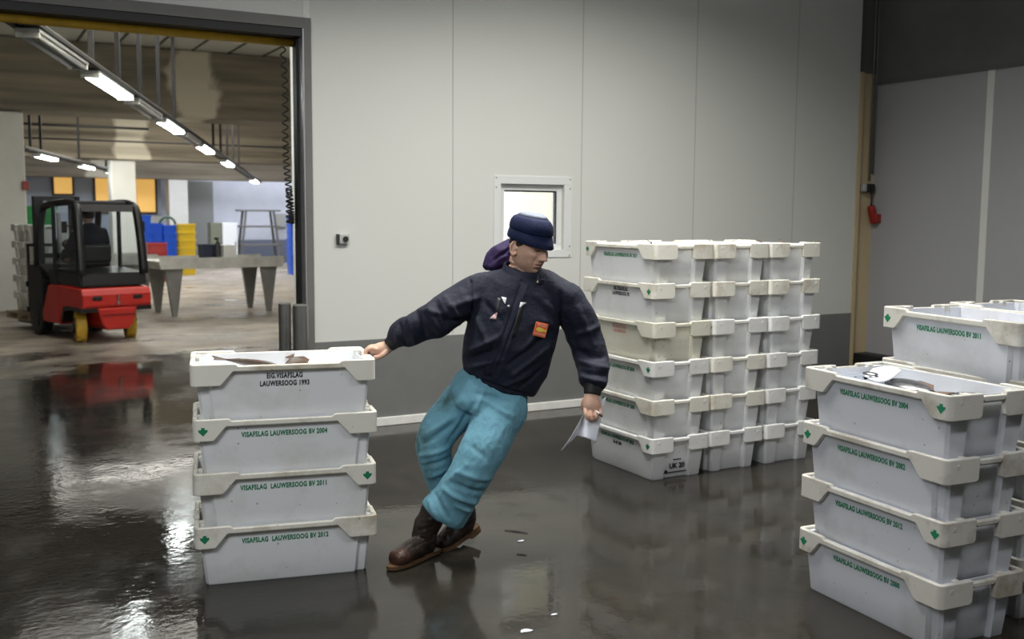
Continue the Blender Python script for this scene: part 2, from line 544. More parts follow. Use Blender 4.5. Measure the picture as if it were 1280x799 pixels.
# rest of the room shell, behind the camera
bm = bmesh.new(); box(bm, -4.2, RX + 0.2, -5.2, WY + 0.14, 4.6, 4.75)
struct('ceiling', bm, mat('room_ceiling', (0.42, 0.42, 0.40), 0.8))
bm = bmesh.new(); box(bm, -4.4, -4.2, -5.2, WY + 0.14, 0, 4.6)
struct('wall_left', bm, M_WALL)
bm = bmesh.new(); box(bm, -4.2, RX, -5.2, -5.0, 0, 4.6)
struct('wall_front', bm, M_WALL)

# door frame of the big opening
d = thing('door_1', None, None); d['kind'] = 'structure'
bm = bmesh.new()
box(bm, DX1 - 0.002, DX1 + 0.05, WY - 0.03, WY, 0, 3.0, bev=0.003)
obj('jamb', bm, M_STEELD, d)
bm = bmesh.new(); box(bm, DX1 - 0.014, DX1 - 0.0025, WY - 0.03, WY + 0.075, 0, 2.924, bev=0.002); obj('edge_strip', bm, mat('pale_steel', (0.42, 0.42, 0.43), 0.4, 0.5), d)
bm = bmesh.new()
box(bm, DX1 - 0.03, DX1 - 0.0005, WY + 0.076, WY + 0.17, 0, 2.869, bev=0.003)
obj('rubber_seal', bm, M_BLACK, d)
bm = bmesh.new()
box(bm, DX0, DX1 - 0.0025, WY - 0.03, WY + 0.01, 2.925, 3.0)
obj('lintel', bm, M_STEELD, d)
bm = bmesh.new()
box(bm, DX0, DX1 - 0.015, WY - 0.02, WY + 0.30, 2.87, 2.924)
obj('shutter_housing', bm, M_BLACK, d)
bm = bmesh.new()
cyl(bm, (DX0, WY + 0.16, 2.852), (DX1 - 0.03, WY + 0.16, 2.852), 0.034, 20)
obj('bottom_roller', bm, M_YEL, d, smooth=True)

# small window in the panel wall
w1 = thing('window_1', None, None); w1['kind'] = 'structure'
bm = bmesh.new()
x0, x1, z0, z1 = wx0, wx1, wz0, wz1
for a in ((x0 - 0.065, x1 + 0.075, z1, z1 + 0.065), (x0 - 0.065, x1 + 0.075, z0 - 0.06, z0), (x0 - 0.065, x0, z0, z1), (x1, x1 + 0.075, z0, z1)):
    box(bm, a[0], a[1], WY - 0.008, WY, a[2], a[3], bev=0.002)
obj('surround', bm, M_ALU, w1)
bm = bmesh.new()
t = 0.05
for a in ((x0, x1, z1 - t, z1), (x0, x1, z0, z0 + t), (x0, x0 + t, z0 + t, z1 - t), (x1 - t, x1, z0 + t, z1 - t)):
    box(bm, a[0], a[1], WY + 0.03, WY + 0.09, a[2], a[3], bev=0.004)
obj('sash', bm, M_ALU, w1)
bm = bmesh.new()
t2 = 0.012
for a in ((x0 + t, x1 - t, z1 - t - t2, z1 - t), (x1 - t - t2, x1 - t, z0 + t, z1 - t - t2)):
    box(bm, a[0], a[1], WY + 0.035, WY + 0.07, a[2], a[3])
obj('gasket', bm, M_DARK, w1)
bm = bmesh.new(); box(bm, x0 + t, x1 - t, WY + 0.055, WY + 0.06, z0 + t, z1 - t)
M_GLASS = mat('clear_glass', (0.97, 0.99, 1.0), 0.02, transmission=1.0); M_GLASS.node_tree.nodes['Principled BSDF'].inputs['IOR'].default_value = 1.1
obj('pane', bm, M_GLASS, w1)
bm = bmesh.new()
for sx in (x0 - 0.045, x1 + 0.055):
    for sz in (z0 - 0.045, z0 + 0.03, z1 - 0.03, z1 + 0.045):
        cyl(bm, (sx, WY - 0.011, sz), (sx, WY - 0.007, sz), 0.006, 8)
obj('screws', bm, M_STEELD, w1)
# bright office behind the window
bm = bmesh.new(); box(bm, 3.15, 7.0, 10.6, 10.75, 0, 3.5); box(bm, 3.15, 3.3, 7.40, 10.6, 0, 3.5); box(bm, 6.85, 7.0, 7.40, 10.6, 0, 3.5)
struct('wall_office', bm, mat('office_white', (0.84, 0.85, 0.84), 0.6))
bm = bmesh.new(); box(bm, 3.15, 7.0, WY + 0.15, 10.75, 3.5, 3.6)
struct('ceiling_office', bm, mat('office_white', (0.9, 0.9, 0.9), 0.6))
bm = bmesh.new(); box(bm, 5.85, 6.25, 10.55, 10.6, 0, 3.3)
struct('trim_9', bm, mat('office_cream', (0.80, 0.78, 0.62), 0.6))

# ------------------------------------------------------------------ hall beyond the door
bm = bmesh.new(); box(bm, -9, 16, 33.0, 33.2, 0, 4.4)
struct('wall_hall_back', bm, M_LAV)
bm = bmesh.new(); box(bm, 6.4, 16, 32.97, 33.0, 0, 0.75)
struct('trim_10', bm, mat('blue_grey_paint', (0.20, 0.23, 0.31), 0.5))
bm = bmesh.new(); box(bm, -9.2, -9, WY + 0.14, 33.2, 0, 4.4)
struct('wall_hall_left', bm, M_WHITEP)
bm = bmesh.new(); box(bm, 15.0, 15.2, WY + 0.14, 33.2, 0, 4.4)
struct('wall_hall_right', bm, M_LAV)
bm = bmesh.new(); box(bm, -9, 16, WY + 0.141, 33.2, 4.35, 4.5)
struct('ceiling_hall', bm, M_CEIL)
bm = bmesh.new()
for k in range(-6, 24):
    box(bm, k * 0.6 - 0.02, k * 0.6 + 0.02, WY + 0.2, 18.0, 4.335, 4.349)
for y in (9.4, 11.2, 13.0, 14.8, 16.6): box(bm, -9, 15, y, y + 0.035, 4.335, 4.349)
struct('trim_11', bm, mat('ceiling_joint', (0.10, 0.10, 0.09), 0.8))
bm = bmesh.new(); box(bm, -9, 15, 18.0, 19.0, 3.22, 4.34, bev=0.02)
struct('trim_12', bm, M_BEAM)
bm = bmesh.new(); box(bm, -9, 15, 25.0, 25.8, 2.82, 4.34, bev=0.02)
struct('trim_13', bm, M_BEAM)
bm = bmesh.new(); box(bm, -9, 15, 31.0, 31.6, 2.58, 4.34, bev=0.02)
struct('trim_14', bm, M_BEAM)
bm = bmesh.new(); box(bm, -0.2, 0.98, 18.3, 19.1, 0, 3.21, bev=0.02); struct('trim_15', bm, M_WHITEP)
bm = bmesh.new(); box(bm, 3.12, 3.66, 25.1, 25.7, 0, 2.81, bev=0.02); struct('trim_16', bm, M_WHITEP)
bm = bmesh.new(); box(bm, 5.43, 5.97, 31.05, 31.55, 0, 2.57, bev=0.02); struct('trim_17', bm, M_WHITEP)
bm = bmesh.new(); box(bm, 6.25, 7.05, 32.7, 32.96, 0, 2.58)
struct('trim_18', bm, mat('grey_panel', (0.30, 0.31, 0.30), 0.7))
bm = bmesh.new(); box(bm, 4.62, 5.42, 32.20, 32.235, 0, 1.5); struct('trim_19', bm, M_WHITEP)
# blue-grey partition with the lit orange windows
bm = bmesh.new(); box(bm, -9, 5.42, 32.3, 32.4, 0, 2.9); struct('wall_hall_partition', bm, mat('partition_grey', (0.42, 0.46, 0.52), 0.6))
M_ORANGE = mat('lit_orange_glass', (0.8, 0.5, 0.15), 0.4, emit=(1.0, 0.56, 0.14), estr=0.55)
for n, (a, b, z0, z1) in enumerate(((2.46, 2.94, 2.13, 2.66), (3.57, 4.6, 1.62, 2.66), (4.70, 5.24, 1.62, 2.66))):
    wd = thing('window_%d' % (n + 2), None, None); wd['kind'] = 'structure'
    bm = bmesh.new()
    for q in ((a - 0.06, a, z0 - 0.06, z1 + 0.06), (b, b + 0.06, z0 - 0.06, z1 + 0.06), (a, b, z1, z1 + 0.06), (a, b, z0 - 0.06, z0)):
        box(bm, q[0], q[1], 32.24, 32.299, q[2], q[3])
    obj('window_frame', bm, mat('brown_frame', (0.05, 0.03, 0.02), 0.5), wd)
    bm = bmesh.new(); box(bm, a, b, 32.26, 32.29, z0, z1)
    obj('pane', bm, M_ORANGE, wd)

# ------------------------------------------------------------------ fish crates
CL, CW, CH, CP = 0.79, 0.45, 0.268, 0.2365        # length, width, height, stacking pitch
def crate_outline(a, b):
    """plan of the tub: end A (-x) plain corners, end B (+x) stepped corners, both ends recessed in the middle"""
    c = 0.012; n = 0.10; d = 0.020; s = 0.045; q = 0.016
    half = [(-a + d, -n + 0.012), (-a, -n), (-a, -b + c), (-a + c, -b), (a - s - c, -b), (a - s, -b + c), (a - s, -b + q), (a - c, -b + q),
            (a, -b + q + c), (a, -n), (a - d, -n + 0.012)]
    other = [(x, -y) for x, y in reversed(half)]
    return half + other
def crate_tub(nrim=0):
    bm = bmesh.new()
    N = None; rings = []
    zs = [(0.0, 0.348, 0.183), (0.006, 0.352, 0.186), (0.12, 0.362, 0.195), (CH - 0.012, 0.374, 0.205)]
    for z, a, b in zs:
        rings.append([bm.verts.new((x, y, z)) for x, y in crate_outline(a, b)])
    a, b = 0.345, 0.180
    inner = []
    for z, a, b in ((CH - 0.012, 0.352, 0.196), (0.014, 0.325, 0.168)):
        inner.append([bm.verts.new((max(-a, min(a, x)) , max(-b, min(b, y)), z)) for x, y in crate_outline(0.37, 0.2)])
    rings += inner
    n = len(rings[0])
    for A, B in zip(rings, rings[1:]):
        for j in range(n):
            bm.faces.new((A[j], A[(j + 1) % n], B[(j + 1) % n], B[j]))
    bm.faces.new(list(reversed(rings[0]))); bm.faces.new(rings[-1])
    bmesh.ops.remove_doubles(bm, verts=bm.verts, dist=0.0004)
    bmesh.ops.recalc_face_normals(bm, faces=bm.faces)
    # feet rails under the floor edge and vertical stiffening rib on the long sides
    return bm
def crate_rim():
    """one closed band running round the crate; its lower edge drops into skirts at the corners"""
    hl, hw, r, t = CL / 2, CW / 2, 0.026, 0.021
    H = CH; low = CH - 0.011; sk = H - 0.094; th = 0.022
    P = []                                     # (x, y, nx, ny, ztop, zbot)
    # long side y=-hw, from end A (-x) to end B (+x)
    def side_long(sgn):
        L = [(-hl + r, H, sk), (-hl + 0.083, H, sk), (-hl + 0.09, H, sk + 0.006), (-hl + 0.137, H, low - th + 0.0), (-hl + 0.150, H - 0.001, low - th), (-hl + 0.162, low, low - th),
             (0, low, low - th),
             (hl - 0.200, low, low - th), (hl - 0.190, H - 0.001, low - th), (hl - 0.178, H, low - th), (hl - 0.129, H, sk + 0.006), (hl - 0.122, H, sk), (hl - r, H, sk)]
        out = [(x, -hw, 0, -1, a, b) for x, a, b in L]
        if sgn > 0: out = [(x, hw, 0, 1, a, b) for x, a, b in reversed(L)]
        return out
    def side_end(sgn):
        n = 0.062
        L = [(-hw + r, H, sk), (-n - 0.012, H, sk), (-n, H - 0.001, sk + 0.008), (-n + 0.003, low, low - 0.012), (-n + 0.012, low, low - th + 0.002), (n - 0.012, low, low - th + 0.002), (n - 0.003, low, low - 0.012),
             (n, H - 0.001, sk + 0.008), (n + 0.012, H, sk), (hw - r, H, sk)]
        out = [(hl, y, 1, 0, a, b) for y, a, b in L]
        if sgn < 0: out = [(-hl, y, -1, 0, a, b) for y, a, b in reversed(L)]
        return out
    def corner(cx, cy, a0):
        out = []
        for k in range(1, 5):
            a = a0 + k * PI / 10
            out.append((cx + r * math.cos(a), cy + r * math.sin(a), math.cos(a), math.sin(a), H, sk))
        return out
    P += side_long(-1); P += corner(hl - r, -hw + r, -PI / 2); P += side_end(1); P += corner(hl - r, hw - r, 0)
    P += side_long(1); P += corner(-hl + r, hw - r, PI / 2); P += side_end(-1); P += corner(-hl + r, -hw + r, PI)
    bm = bmesh.new()
    bv = 0.004
    prof = []
    for x, y, nx, ny, zt, zb in P:
        o = lambda dn, z: bm.verts.new((x - nx * dn, y - ny * dn, z))
        prof.append([o(0.0015, zb), o(0, zb + 0.003), o(0, zt - bv), o(bv * 0.35, zt - bv * 0.35), o(bv, zt), o(t - 0.003, zt), o(t, zt - 0.003), o(t, min(zb, zt - 0.03)), ])
    n = len(prof)
    for i in range(n):
        A, B = prof[i], prof[(i + 1) % n]
        m = len(A)
        for k in range(m):
            bm.faces.new((A[k], B[k], B[(k + 1) % m], A[(k + 1) % m]))
    bmesh.ops.recalc_face_normals(bm, faces=bm.faces)
    # little locating lugs inside the end rims
    for s in (-1, 1):
        for y in (-0.115, 0.115):
            box(bm, s * (hl - 0.045), s * (hl - 0.019), y - 0.014, y + 0.014, H - 0.05, H - 0.002, bev=0.003, seg=1)
        # moulded ribs on the skirts
        for y in (-0.17, 0.17):
            box(bm, s * (hl - 0.002), s * (hl + 0.0015), y - 0.006, y + 0.006, H - 0.035, H - 0.022)
    return bm
tub_me = crate_tub(); rim_me = crate_rim()
tmp = obj('tub', tub_me); autosmooth(tmp, 35); TUB = tmp.data; bpy.data.objects.remove(tmp)
tmp = obj('rim', rim_me); autosmooth(tmp, 24); RIM = tmp.data; bpy.data.objects.remove(tmp)
def with_mat(me, m):
    k = me.name + m.name
    if k not in MESHC:
        c = me.copy(); c.materials.clear(); c.materials.append(m); MESHC[k] = c
    return MESHC[k]
MESHC = {}
def arrow_bm(s):
    bm = bmesh.new()
    if True:
        cx = -CL / 2 + 0.042
        pts = [(-.0075, .018), (.0075, .018), (.0075, .009), (.019, .009), (.019, .001), (.0, -.019), (-.019, .001), (-.019, .009), (-.0075, .009)]
        y0 = s * (CW / 2 - 0.001); y1 = s * (CW / 2 + 0.0006)
        prism(bm, [(cx + x, CH - 0.052 + z) for x, z in pts], 'y', min(y0, y1), max(y0, y1))
    return bm
ARROW = []
for s_ in (-1, 1):
    tmp = obj('arrow', arrow_bm(s_), GREEN); ARROW.append(tmp.data); bpy.data.objects.remove(tmp)

def lettering(lines, s_):
    """lines: (text, size, z below the top edge, x)"""
    bm = bmesh.new()
    for s in (s_,):
        for txt, size, dz, x in lines:
            # long side leans outwards: follow its slope
            z = CH - dz
            y = -(0.195 + 0.010 * (z - 0.12) / 0.136) - 0.0008
            M = T(x, y, z) @ Matrix.Rotation(R(4.2), 4, 'X')
            t = text_mesh(txt, size, M, xscale=0.675, bold=0.0011, space=1.12)
            if s > 0: bmesh.ops.transform(t, matrix=RZ(PI), verts=t.verts)
            merge(bm, t)
    return bm
TEXTC = {}
def fish_crate(label, loc, rz, flip=False, text=None, tone='w', group=None):
    c = thing('fish_crate', label, 'crate', loc, rz + (PI if flip else 0), group)
    tub = bpy.data.objects.new('tub', with_mat(TUB, CR_YELLOW if tone == 'y' else CR_DIMDIRTY if tone == 'd' else CR_WHITE)); COL.objects.link(tub); tub.parent = c
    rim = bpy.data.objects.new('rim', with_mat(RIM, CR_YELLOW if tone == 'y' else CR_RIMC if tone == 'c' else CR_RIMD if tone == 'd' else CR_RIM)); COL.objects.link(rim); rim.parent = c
    if tone != 'y':
        for me in ARROW:
            ar = bpy.data.objects.new('arrow_mark', me); COL.objects.link(ar); ar.parent = c
            ar['label'] = 'green printed arrow'
    for line in (text[0] if text else ()):          # one object per printed line, on both long sides
        col_ = BLACKP if line[0].startswith('30-') else text[1]
        for s in (-1, 1):
            k = str((line, col_.name, s))
            if k not in TEXTC:
                o = obj('lettering', lettering([line], s), col_); TEXTC[k] = o.data
            else:
                o = bpy.data.objects.new('lettering', TEXTC[k]); COL.objects.link(o)
            o.parent = c
            o['label'] = {GREEN: 'green', BLACKP: 'black', REDP: 'faded red'}[col_] + ' printed lettering'
    return c
def gtext(year, gap=' '): return ([('VISAFSLAG%sLAUWERSOOG BV %s' % (gap, year), 0.0315, 0.078, -0.01)], GREEN)
BT93 = ([('EIG.VISAFSLAG', 0.0315, 0.062, 0.0), ('LAUWERSOOG 1993', 0.0315, 0.096, 0.0)], BLACKP)

# left stack of four, the one the worker pulls
cx, cy, a = 1.265, 4.513, R(-11.6)
LEFT = (cx, cy, a)
for k, (txt, flip, lab, tone) in enumerate((
        (gtext('2012', '  '), False, 'white fish crate printed 2012 at the bottom of the stack the worker pulls', 'w'),
        (gtext('2011', '  '), True, 'white fish crate printed 2011, second from the floor in the stack the worker pulls', 'w'),
        (gtext('2004'), False, 'white fish crate printed 2004, third from the floor beside the worker', 'w'),
        (BT93, True, 'stained white fish crate with black print 1993 held by the worker', 'w'))):
    j = random.uniform(-0.004, 0.004)
    c = fish_crate(lab, (cx + j, cy - j, k * CP), a + j, flip, txt, tone, None)
    if k == 3:
        for ch in c.children:
            if ch.name.startswith('arrow'): bpy.data.objects.remove(ch)

# block of eighteen crates by the panel wall: three columns of six
MX, MY, MP = 3.632, 4.905, 0.455
ordn = ['bottom', 'second', 'third', 'fourth', 'fifth', 'topmost']
G268 = ([('VISAFSLAG LAUWERSOOG BV 2012', 0.0315, 0.066, -0.01), ('30-46 268', 0.030, 0.100, -0.01)], GREEN)
RT = ([('BEGRAFSLAG', 0.034, 0.058, 0.0), ('LAUWERSOOG', 0.026, 0.088, 0.0)], REDP)
col1 = [(G268, True, 'c'), (gtext('2007'), False, 'w'), (gtext('2010'), True, 'c'), (RT, False, 'y'),
        (([('EIG.VISAFSLAG', 0.0315, 0.055, 0.02), ('LAUWERSOOG 93', 0.0315, 0.085, 0.02)], BLACKP), True, 'w'), (gtext('2011'), False, 'w')]
GM = None
for i in range(3):
    for k in range(6):
        if i == 0: txt, flip, tone = col1[k]
        else:
            txt, flip, tone = None, (k + i) % 2 == 0, random.choice(['c', 'c', 'w'])
        colname = ('in the worker side column', 'in the middle column', 'in the far right column')[i]
        j = random.uniform(-0.005, 0.005)
        lab = '%s crate %s of the eighteen crate block' % ((ordn[k]), colname)
        if i == 0 and k == 3: lab = 'yellowed fish crate with faded red print in the column nearest the worker'
        c = fish_crate(lab, (MX + CW / 2 + MP * i + j, MY + CL / 2 + abs(j) + 0.006 * math.sin(k * 5 + i), k * CP), R(-90) + j, flip, txt, tone, 'fish crates in the block of eighteen')
        if i == 0 and k == 0:
            bm = bmesh.new()
            M = RZ(R(-90))
            t = text_mesh('UK 20', 0.045, T(0.01, -0.3525, 0.072), xscale=1.0, bold=0.0012); merge(bm, t)
            for z, n in ((0.112, 0.03), (0.034, 0.075)):
                box(bm, 0.01 - n, 0.01 + n, -0.3535, -0.3515, z - 0.003, z + 0.003)
            bmesh.ops.create_circle(bm, cap_ends=True, radius=0.012, segments=12, matrix=T(-0.075, -0.3535, 0.04) @ Matrix.Rotation(R(90), 4, 'X'))
            # the print sits on the recessed end panel that faces the room (end A, because this crate is turned round)
            bmesh.ops.transform(bm, matrix=RZ(R(-90)) @ T(0, 0.0095, 0), verts=bm.verts)
            o = obj('end_print', bm, BLACKP, c); o['label'] = 'black print on the end panel'

# right-hand stacks close to the camera
GR = 'fish crates in the stacks at the right edge'
front = [(gtext('2000'), False, 'bottom fish crate of the near right stack, printed 2000'),
         (gtext('2012'), True, 'fish crate printed 2012, second from the floor in the near right stack'),
         (gtext('2002'), False, 'fish crate printed 2002, third from the floor in the near right stack'),
         (gtext('2004'), True, 'stained fish crate printed 2004 with fish and paper on the near right stack')]
for k, (txt, flip, lab) in enumerate(front):
    j = random.uniform(-0.006, 0.006)
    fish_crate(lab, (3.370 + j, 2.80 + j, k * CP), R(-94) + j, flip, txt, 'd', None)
second = ['bottom', 'second from the floor', 'third from the floor', 'fourth from the floor']
for k in range(5):
    j = random.uniform(-0.006, 0.006)
    lab = ('fish crate %s in the taller stack right of the near right stack' % second[k]) if k < 4 else 'topmost fish crate printed 2011 on the taller stack at the right edge'
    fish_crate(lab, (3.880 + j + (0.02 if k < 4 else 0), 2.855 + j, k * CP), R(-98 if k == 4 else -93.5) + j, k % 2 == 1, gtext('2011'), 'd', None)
for k in range(5):
    j = random.uniform(-0.006, 0.006)
    lab = ('fish crate %s in the outermost stack at the right edge' % second[k]) if k < 4 else 'open topmost fish crate of the outermost stack at the right edge'
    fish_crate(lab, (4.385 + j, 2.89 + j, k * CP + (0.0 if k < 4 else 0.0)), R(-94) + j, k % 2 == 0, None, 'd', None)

# ------------------------------------------------------------------ fish, ice and papers in the open crates
M_FISH = mat('fish_brown', (0.10, 0.06, 0.035), 0.3, noise_amt=0.8, noise_scale=30, color2=(0.035, 0.028, 0.022))
M_FISHD = mat('fish_dark', (0.02, 0.022, 0.025), 0.25, noise_amt=0.8, noise_scale=20, color2=(0.12, 0.12, 0.12))
M_FINS = mat('fish_fin', (0.13, 0.07, 0.04), 0.45)
def fish(label, loc, rot, m, s=1.0, cat='fish'):
    f = thing('fish', label, cat, loc); f.rotation_euler = rot; f.scale = (s, s, s)
    bm = bmesh.new()
    n = 11; rings = []
    for i in range(n):
        u = i / (n - 1); x = -0.14 + 0.27 * u
        h = 0.062 * max(0.06, math.sin(PI * min(1, u * 1.02) ** 0.8)) ** 0.8; t = 0.017 * max(0.12, math.sin(PI * u ** 0.7)) ** 0.7
        rings.append([Vector((x, h * math.cos(q * 2 * PI / 14), t * math.sin(q * 2 * PI / 14))) for q in range(14)])
    loft(bm, rings)
    obj('body', bm, m, f, smooth=True)
    bm = bmesh.new()
    prism(bm, [(0.12, -0.008), (0.185, -0.045), (0.178, 0.0), (0.185, 0.045), (0.12, 0.008)], 'z', -0.002, 0.002)
    obj('tail_fin', bm, M_FINS, f)
    bm = bmesh.new()
    prism(bm, [(-0.10, 0.03), (-0.02, 0.078), (0.06, 0.066), (0.11, 0.015), (0.0, 0.045)], 'z', -0.0018, 0.0018)
    prism(bm, [(-0.10, -0.03), (0.0, -0.045), (0.11, -0.015), (0.06, -0.066), (-0.02, -0.078)], 'z', -0.0018, 0.0018)
    obj('side_fin', bm, M_FINS, f)
    return f
M_ICE = mat('crushed_ice', (0.75, 0.79, 0.82), 0.25, bump=0.8, bump_scale=60)
def ice_bed(label, loc, rz, z):
    bm = bmesh.new()
    g = bmesh.ops.create_grid(bm, x_segments=44, y_segments=24, size=1.0)
    for v in g['verts']:
        x, y = v.co.x * 0.325, v.co.y * 0.168
        e = 1 - max(abs(v.co.x), abs(v.co.y)) ** 6
        v.co = Vector((x, y, z + e * 0.028 * noise.noise(Vector((x * 9 + loc[0], y * 9, 3))) + 0.008 * noise.noise(Vector((x * 60, y * 60, 1)))))
    top = list(bm.faces)
    r = bmesh.ops.extrude_face_region(bm, geom=top)
    for v in r['geom']:
        if isinstance(v, bmesh.types.BMVert): v.co.z = 0.016; v.co.x *= 0.99
    bmesh.ops.recalc_face_normals(bm, faces=bm.faces)
    o = obj('crushed_ice', bm, M_ICE, smooth=True)
    o.location = loc; o.rotation_euler = (0, 0, rz)
    return tag(o, label, 'ice', kind='stuff')
zt = 3 * CP
ice_bed('crushed ice inside the crate the worker holds', (cx, cy, zt), a, 0.150)
ice_bed('crushed ice inside the open crate of the near right stack', (3.370, 2.80, zt), R(-94), 0.160)
ca, sa = math.cos(a), math.sin(a)
def inleft(x, y): return (cx + x * ca - y * sa, cy + x * sa + y * ca)
fx, fy = inleft(-0.13, 0.07); fish('brown flatfish tail sticking up on the left in the held crate', (fx, fy, zt + 0.226), (R(20), R(-9), a + R(172)), M_FISH, 0.95)
fx, fy = inleft(0.07, 0.08); fish('brown flatfish sticking up near the middle of the held crate', (fx, fy, zt + 0.217), (R(-20), R(-10), a + R(100)), M_FISH, 0.75)
fish('dark fish lying in the near right open crate', (3.43, 2.86, zt + 0.215), (R(10), R(2), R(-95)), M_FISHD, 1.0)
fish('dark fish in the near corner of the near right open crate', (3.50, 2.60, zt + 0.206), (R(5), R(0), R(-60)), M_FISHD, 0.8)
fish('brown fish on the ice at the left side of the near right open crate', (3.33, 2.66, zt + 0.204), (R(0), R(3), R(-80)), M_FISH, 0.7)
# label paper on the ice
bm = bmesh.new()
g = bmesh.ops.create_grid(bm, x_segments=10, y_segments=8, size=1.0)
for v in g['verts']:
    x, y = v.co.x * 0.075, v.co.y * 0.105
    v.co = Vector((x, y, 0.018 * math.sin(x * 22 + 1) + 0.03 * (y / 0.1) ** 2))
pl = obj('label_sheet', bm, mat('white_paper', (0.82, 0.84, 0.92), 0.7), smooth=True)
sm = pl.modifiers.new('thick', 'SOLIDIFY'); sm.thickness = 0.0008
pl.location = (3.37, 3.02, zt + 0.222); pl.rotation_euler = (R(4), R(3), R(-88))
tag(pl, 'white paper sheet with black digits lying on the near right open crate', 'paper')
t = text_mesh('20', 0.10, T(0, 0, 0) @ Matrix.Rotation(R(-90), 4, 'X'), bold=0.002)
pt = obj('paper_print', t, BLACKP, pl); pt.location = (0.0, -0.02, 0.024); pt.rotation_euler = (0, R(-6), R(90))
# tips of fish over the top row of the block
zb = 5 * CP
for q, (dx, dy, rz, m) in enumerate(((0.22, 0.30, 80, M_FISHD), (0.455 * 2 + 0.12, 0.20, 70, M_FISHD), (0.455 * 2 + 0.33, 0.16, 110, M_FISH))):
    lab = ('dark fish tail poking from the top crate nearest the worker', 'dark fish tail poking from the top far right crate', 'reddish fish poking from the top far right crate')[q]
    fish(lab, (MX + dx, MY + dy, zb + 0.235), (R(25), R(-24), R(rz)), m, 0.55)
fish('brown fish tail squeezed out between crates 2004 and 2002 of the near right stack', (3.24, 2.83, 3 * CP + 0.008), (R(6), R(0), R(178)), M_FISH, 0.35)

# ------------------------------------------------------------------ bollards, wall fittings, small things
def bollard(label, x, y, h, r=0.047):
    b = thing('bollard', label, 'bollard', (x, y, 0))
    bm = bmesh.new(); cyl(bm, (0, 0, 0.012), (0, 0, h - 0.008), r, 28); obj('post', bm, M_STEEL, b, smooth=False)
    autosmooth(b.children[0])
    bm = bmesh.new(); cyl(bm, (0, 0, h - 0.008), (0, 0, h), r + 0.001, 28, r1=r - 0.008); obj('cap', bm, M_STEELD, b)
    bm = bmesh.new(); cyl(bm, (0, 0, 0), (0, 0, 0.012), r + 0.05, 28)
    for k in range(4): cyl(bm, ((r + .03) * math.cos(k * PI / 2 + .8), (r + .03) * math.sin(k * PI / 2 + .8), 0.012), ((r + .03) * math.cos(k * PI / 2 + .8), (r + .03) * math.sin(k * PI / 2 + .8), 0.024), 0.009, 6)
    obj('base_plate', bm, M_STEELD, b)
    return b
bollard('round steel bollard standing in the open doorway', 2.075, 7.32, 0.965, 0.045)
bollard('dark steel bollard against the door jamb', 2.115, 7.06, 0.972, 0.055)

s = thing('wall_socket', 'small grey wall fitting with a round black button left of the worker', 'switch', (2.495, WY, 1.43))
bm = bmesh.new(); box(bm, -0.035, 0.040, -0.035, 0, -0.035, 0.038, bev=0.006); obj('housing', bm, mat('fitting_grey', (0.45, 0.46, 0.44), 0.5), s)
bm = bmesh.new(); cyl(bm, (0.008, -0.036, 0.002), (0.008, -0.048, 0.002), 0.020, 20); obj('button', bm, M_BLACK, s)
bm = bmesh.new(); box(bm, -0.052, -0.0355, -0.03, 0, -0.036, 0.038, bev=0.003); obj('side_clip', bm, M_DARK, s)

# conduits, black socket and red plug on the corner pillar
py = WY + 0.05
bm = bmesh.new()
cyl(bm, (7.972, py - 0.016, 1.98), (7.972, py - 0.016, 4.598), 0.011, 10)
tag(obj('conduit_pipe', bm, M_STEELD, smooth=True), 'thin pipe running down the cream corner pillar to the black socket', 'pipe')
bm = bmesh.new()
cyl(bm, (8.015, py - 0.016, 2.05), (8.015, py - 0.016, 4.598), 0.011, 10)
tag(obj('conduit_pipe', bm, M_STEELD, smooth=True), 'thin pipe beside the right wall ending in a hook above the socket', 'pipe')
s = thing('wall_socket', 'black and grey socket box on the cream corner pillar', 'socket', (7.90, py, 1.905))
bm = bmesh.new(); box(bm, -0.045, 0.0, -0.06, 0, -0.035, 0.04, bev=0.006); obj('grey_half', bm, mat('socket_grey', (0.42, 0.42, 0.41), 0.5), s)
bm = bmesh.new(); box(bm, 0.001, 0.095, -0.075, 0, -0.04, 0.042, bev=0.008); box(bm, 0.04, 0.055, -0.08, -0.07, -0.04, 0.042); obj('black_half', bm, M_BLACK, s)
p = thing('power_plug', 'red industrial plug hanging from a cable on the corner pillar', 'plug', (7.985, py - 0.07, 1.63))
M_RED = mat('plug_red', (0.30, 0.02, 0.015), 0.4)
bm = bmesh.new()
tube(bm, [Vector(q) for q in ((-0.03, 0, 0.10), (-0.02, 0, 0.06), (0.0, 0, 0.0), (0.03, 0, -0.06))], [0.036, 0.040, 0.038, 0.044], seg=16)
box(bm, -0.01, 0.06, -0.055, -0.03, -0.07, 0.02, bev=0.006)
obj('plug_body', bm, M_RED, p, smooth=True)
bm = bmesh.new(); tube(bm, [Vector(q) for q in ((-0.012, 0.03, 0.25), (-0.02, 0.01, 0.18), (-0.03, 0, 0.10))], [0.008, 0.008, 0.012], seg=8); obj('cable', bm, M_BLACK, p, smooth=True)

# coiled cable in the doorway
bm = bmesh.new()
pts = []
N = 520
for i in range(N):
    u = i / (N - 1)
    z = 2.868 - 1.32 * (1.25 * u - 0.25 * u ** 3)
    rr = 0.019 + 0.004 * u
    ang = (0.75 * u + 0.25 * u ** 4) * 2 * PI * 30
    pts.append(Vector((2.115 + 0.045 * u + rr * math.cos(ang) + 0.008 * math.sin(u * 9), 7.42 + rr * math.sin(ang), z)))
for i in range(120):      # the doubled-up end
    u = i / 119
    pts.append(Vector((2.150 + 0.022 * math.cos(u * 44), 7.42 + 0.022 * math.sin(u * 44), 1.54 + 0.26 * u)))
tube(bm, pts, [0.0055] * len(pts), seg=6, k=1)
tag(obj('coiled_cable', bm, M_BLACK, smooth=True), 'black coiled cable hanging inside the doorway', 'cable')

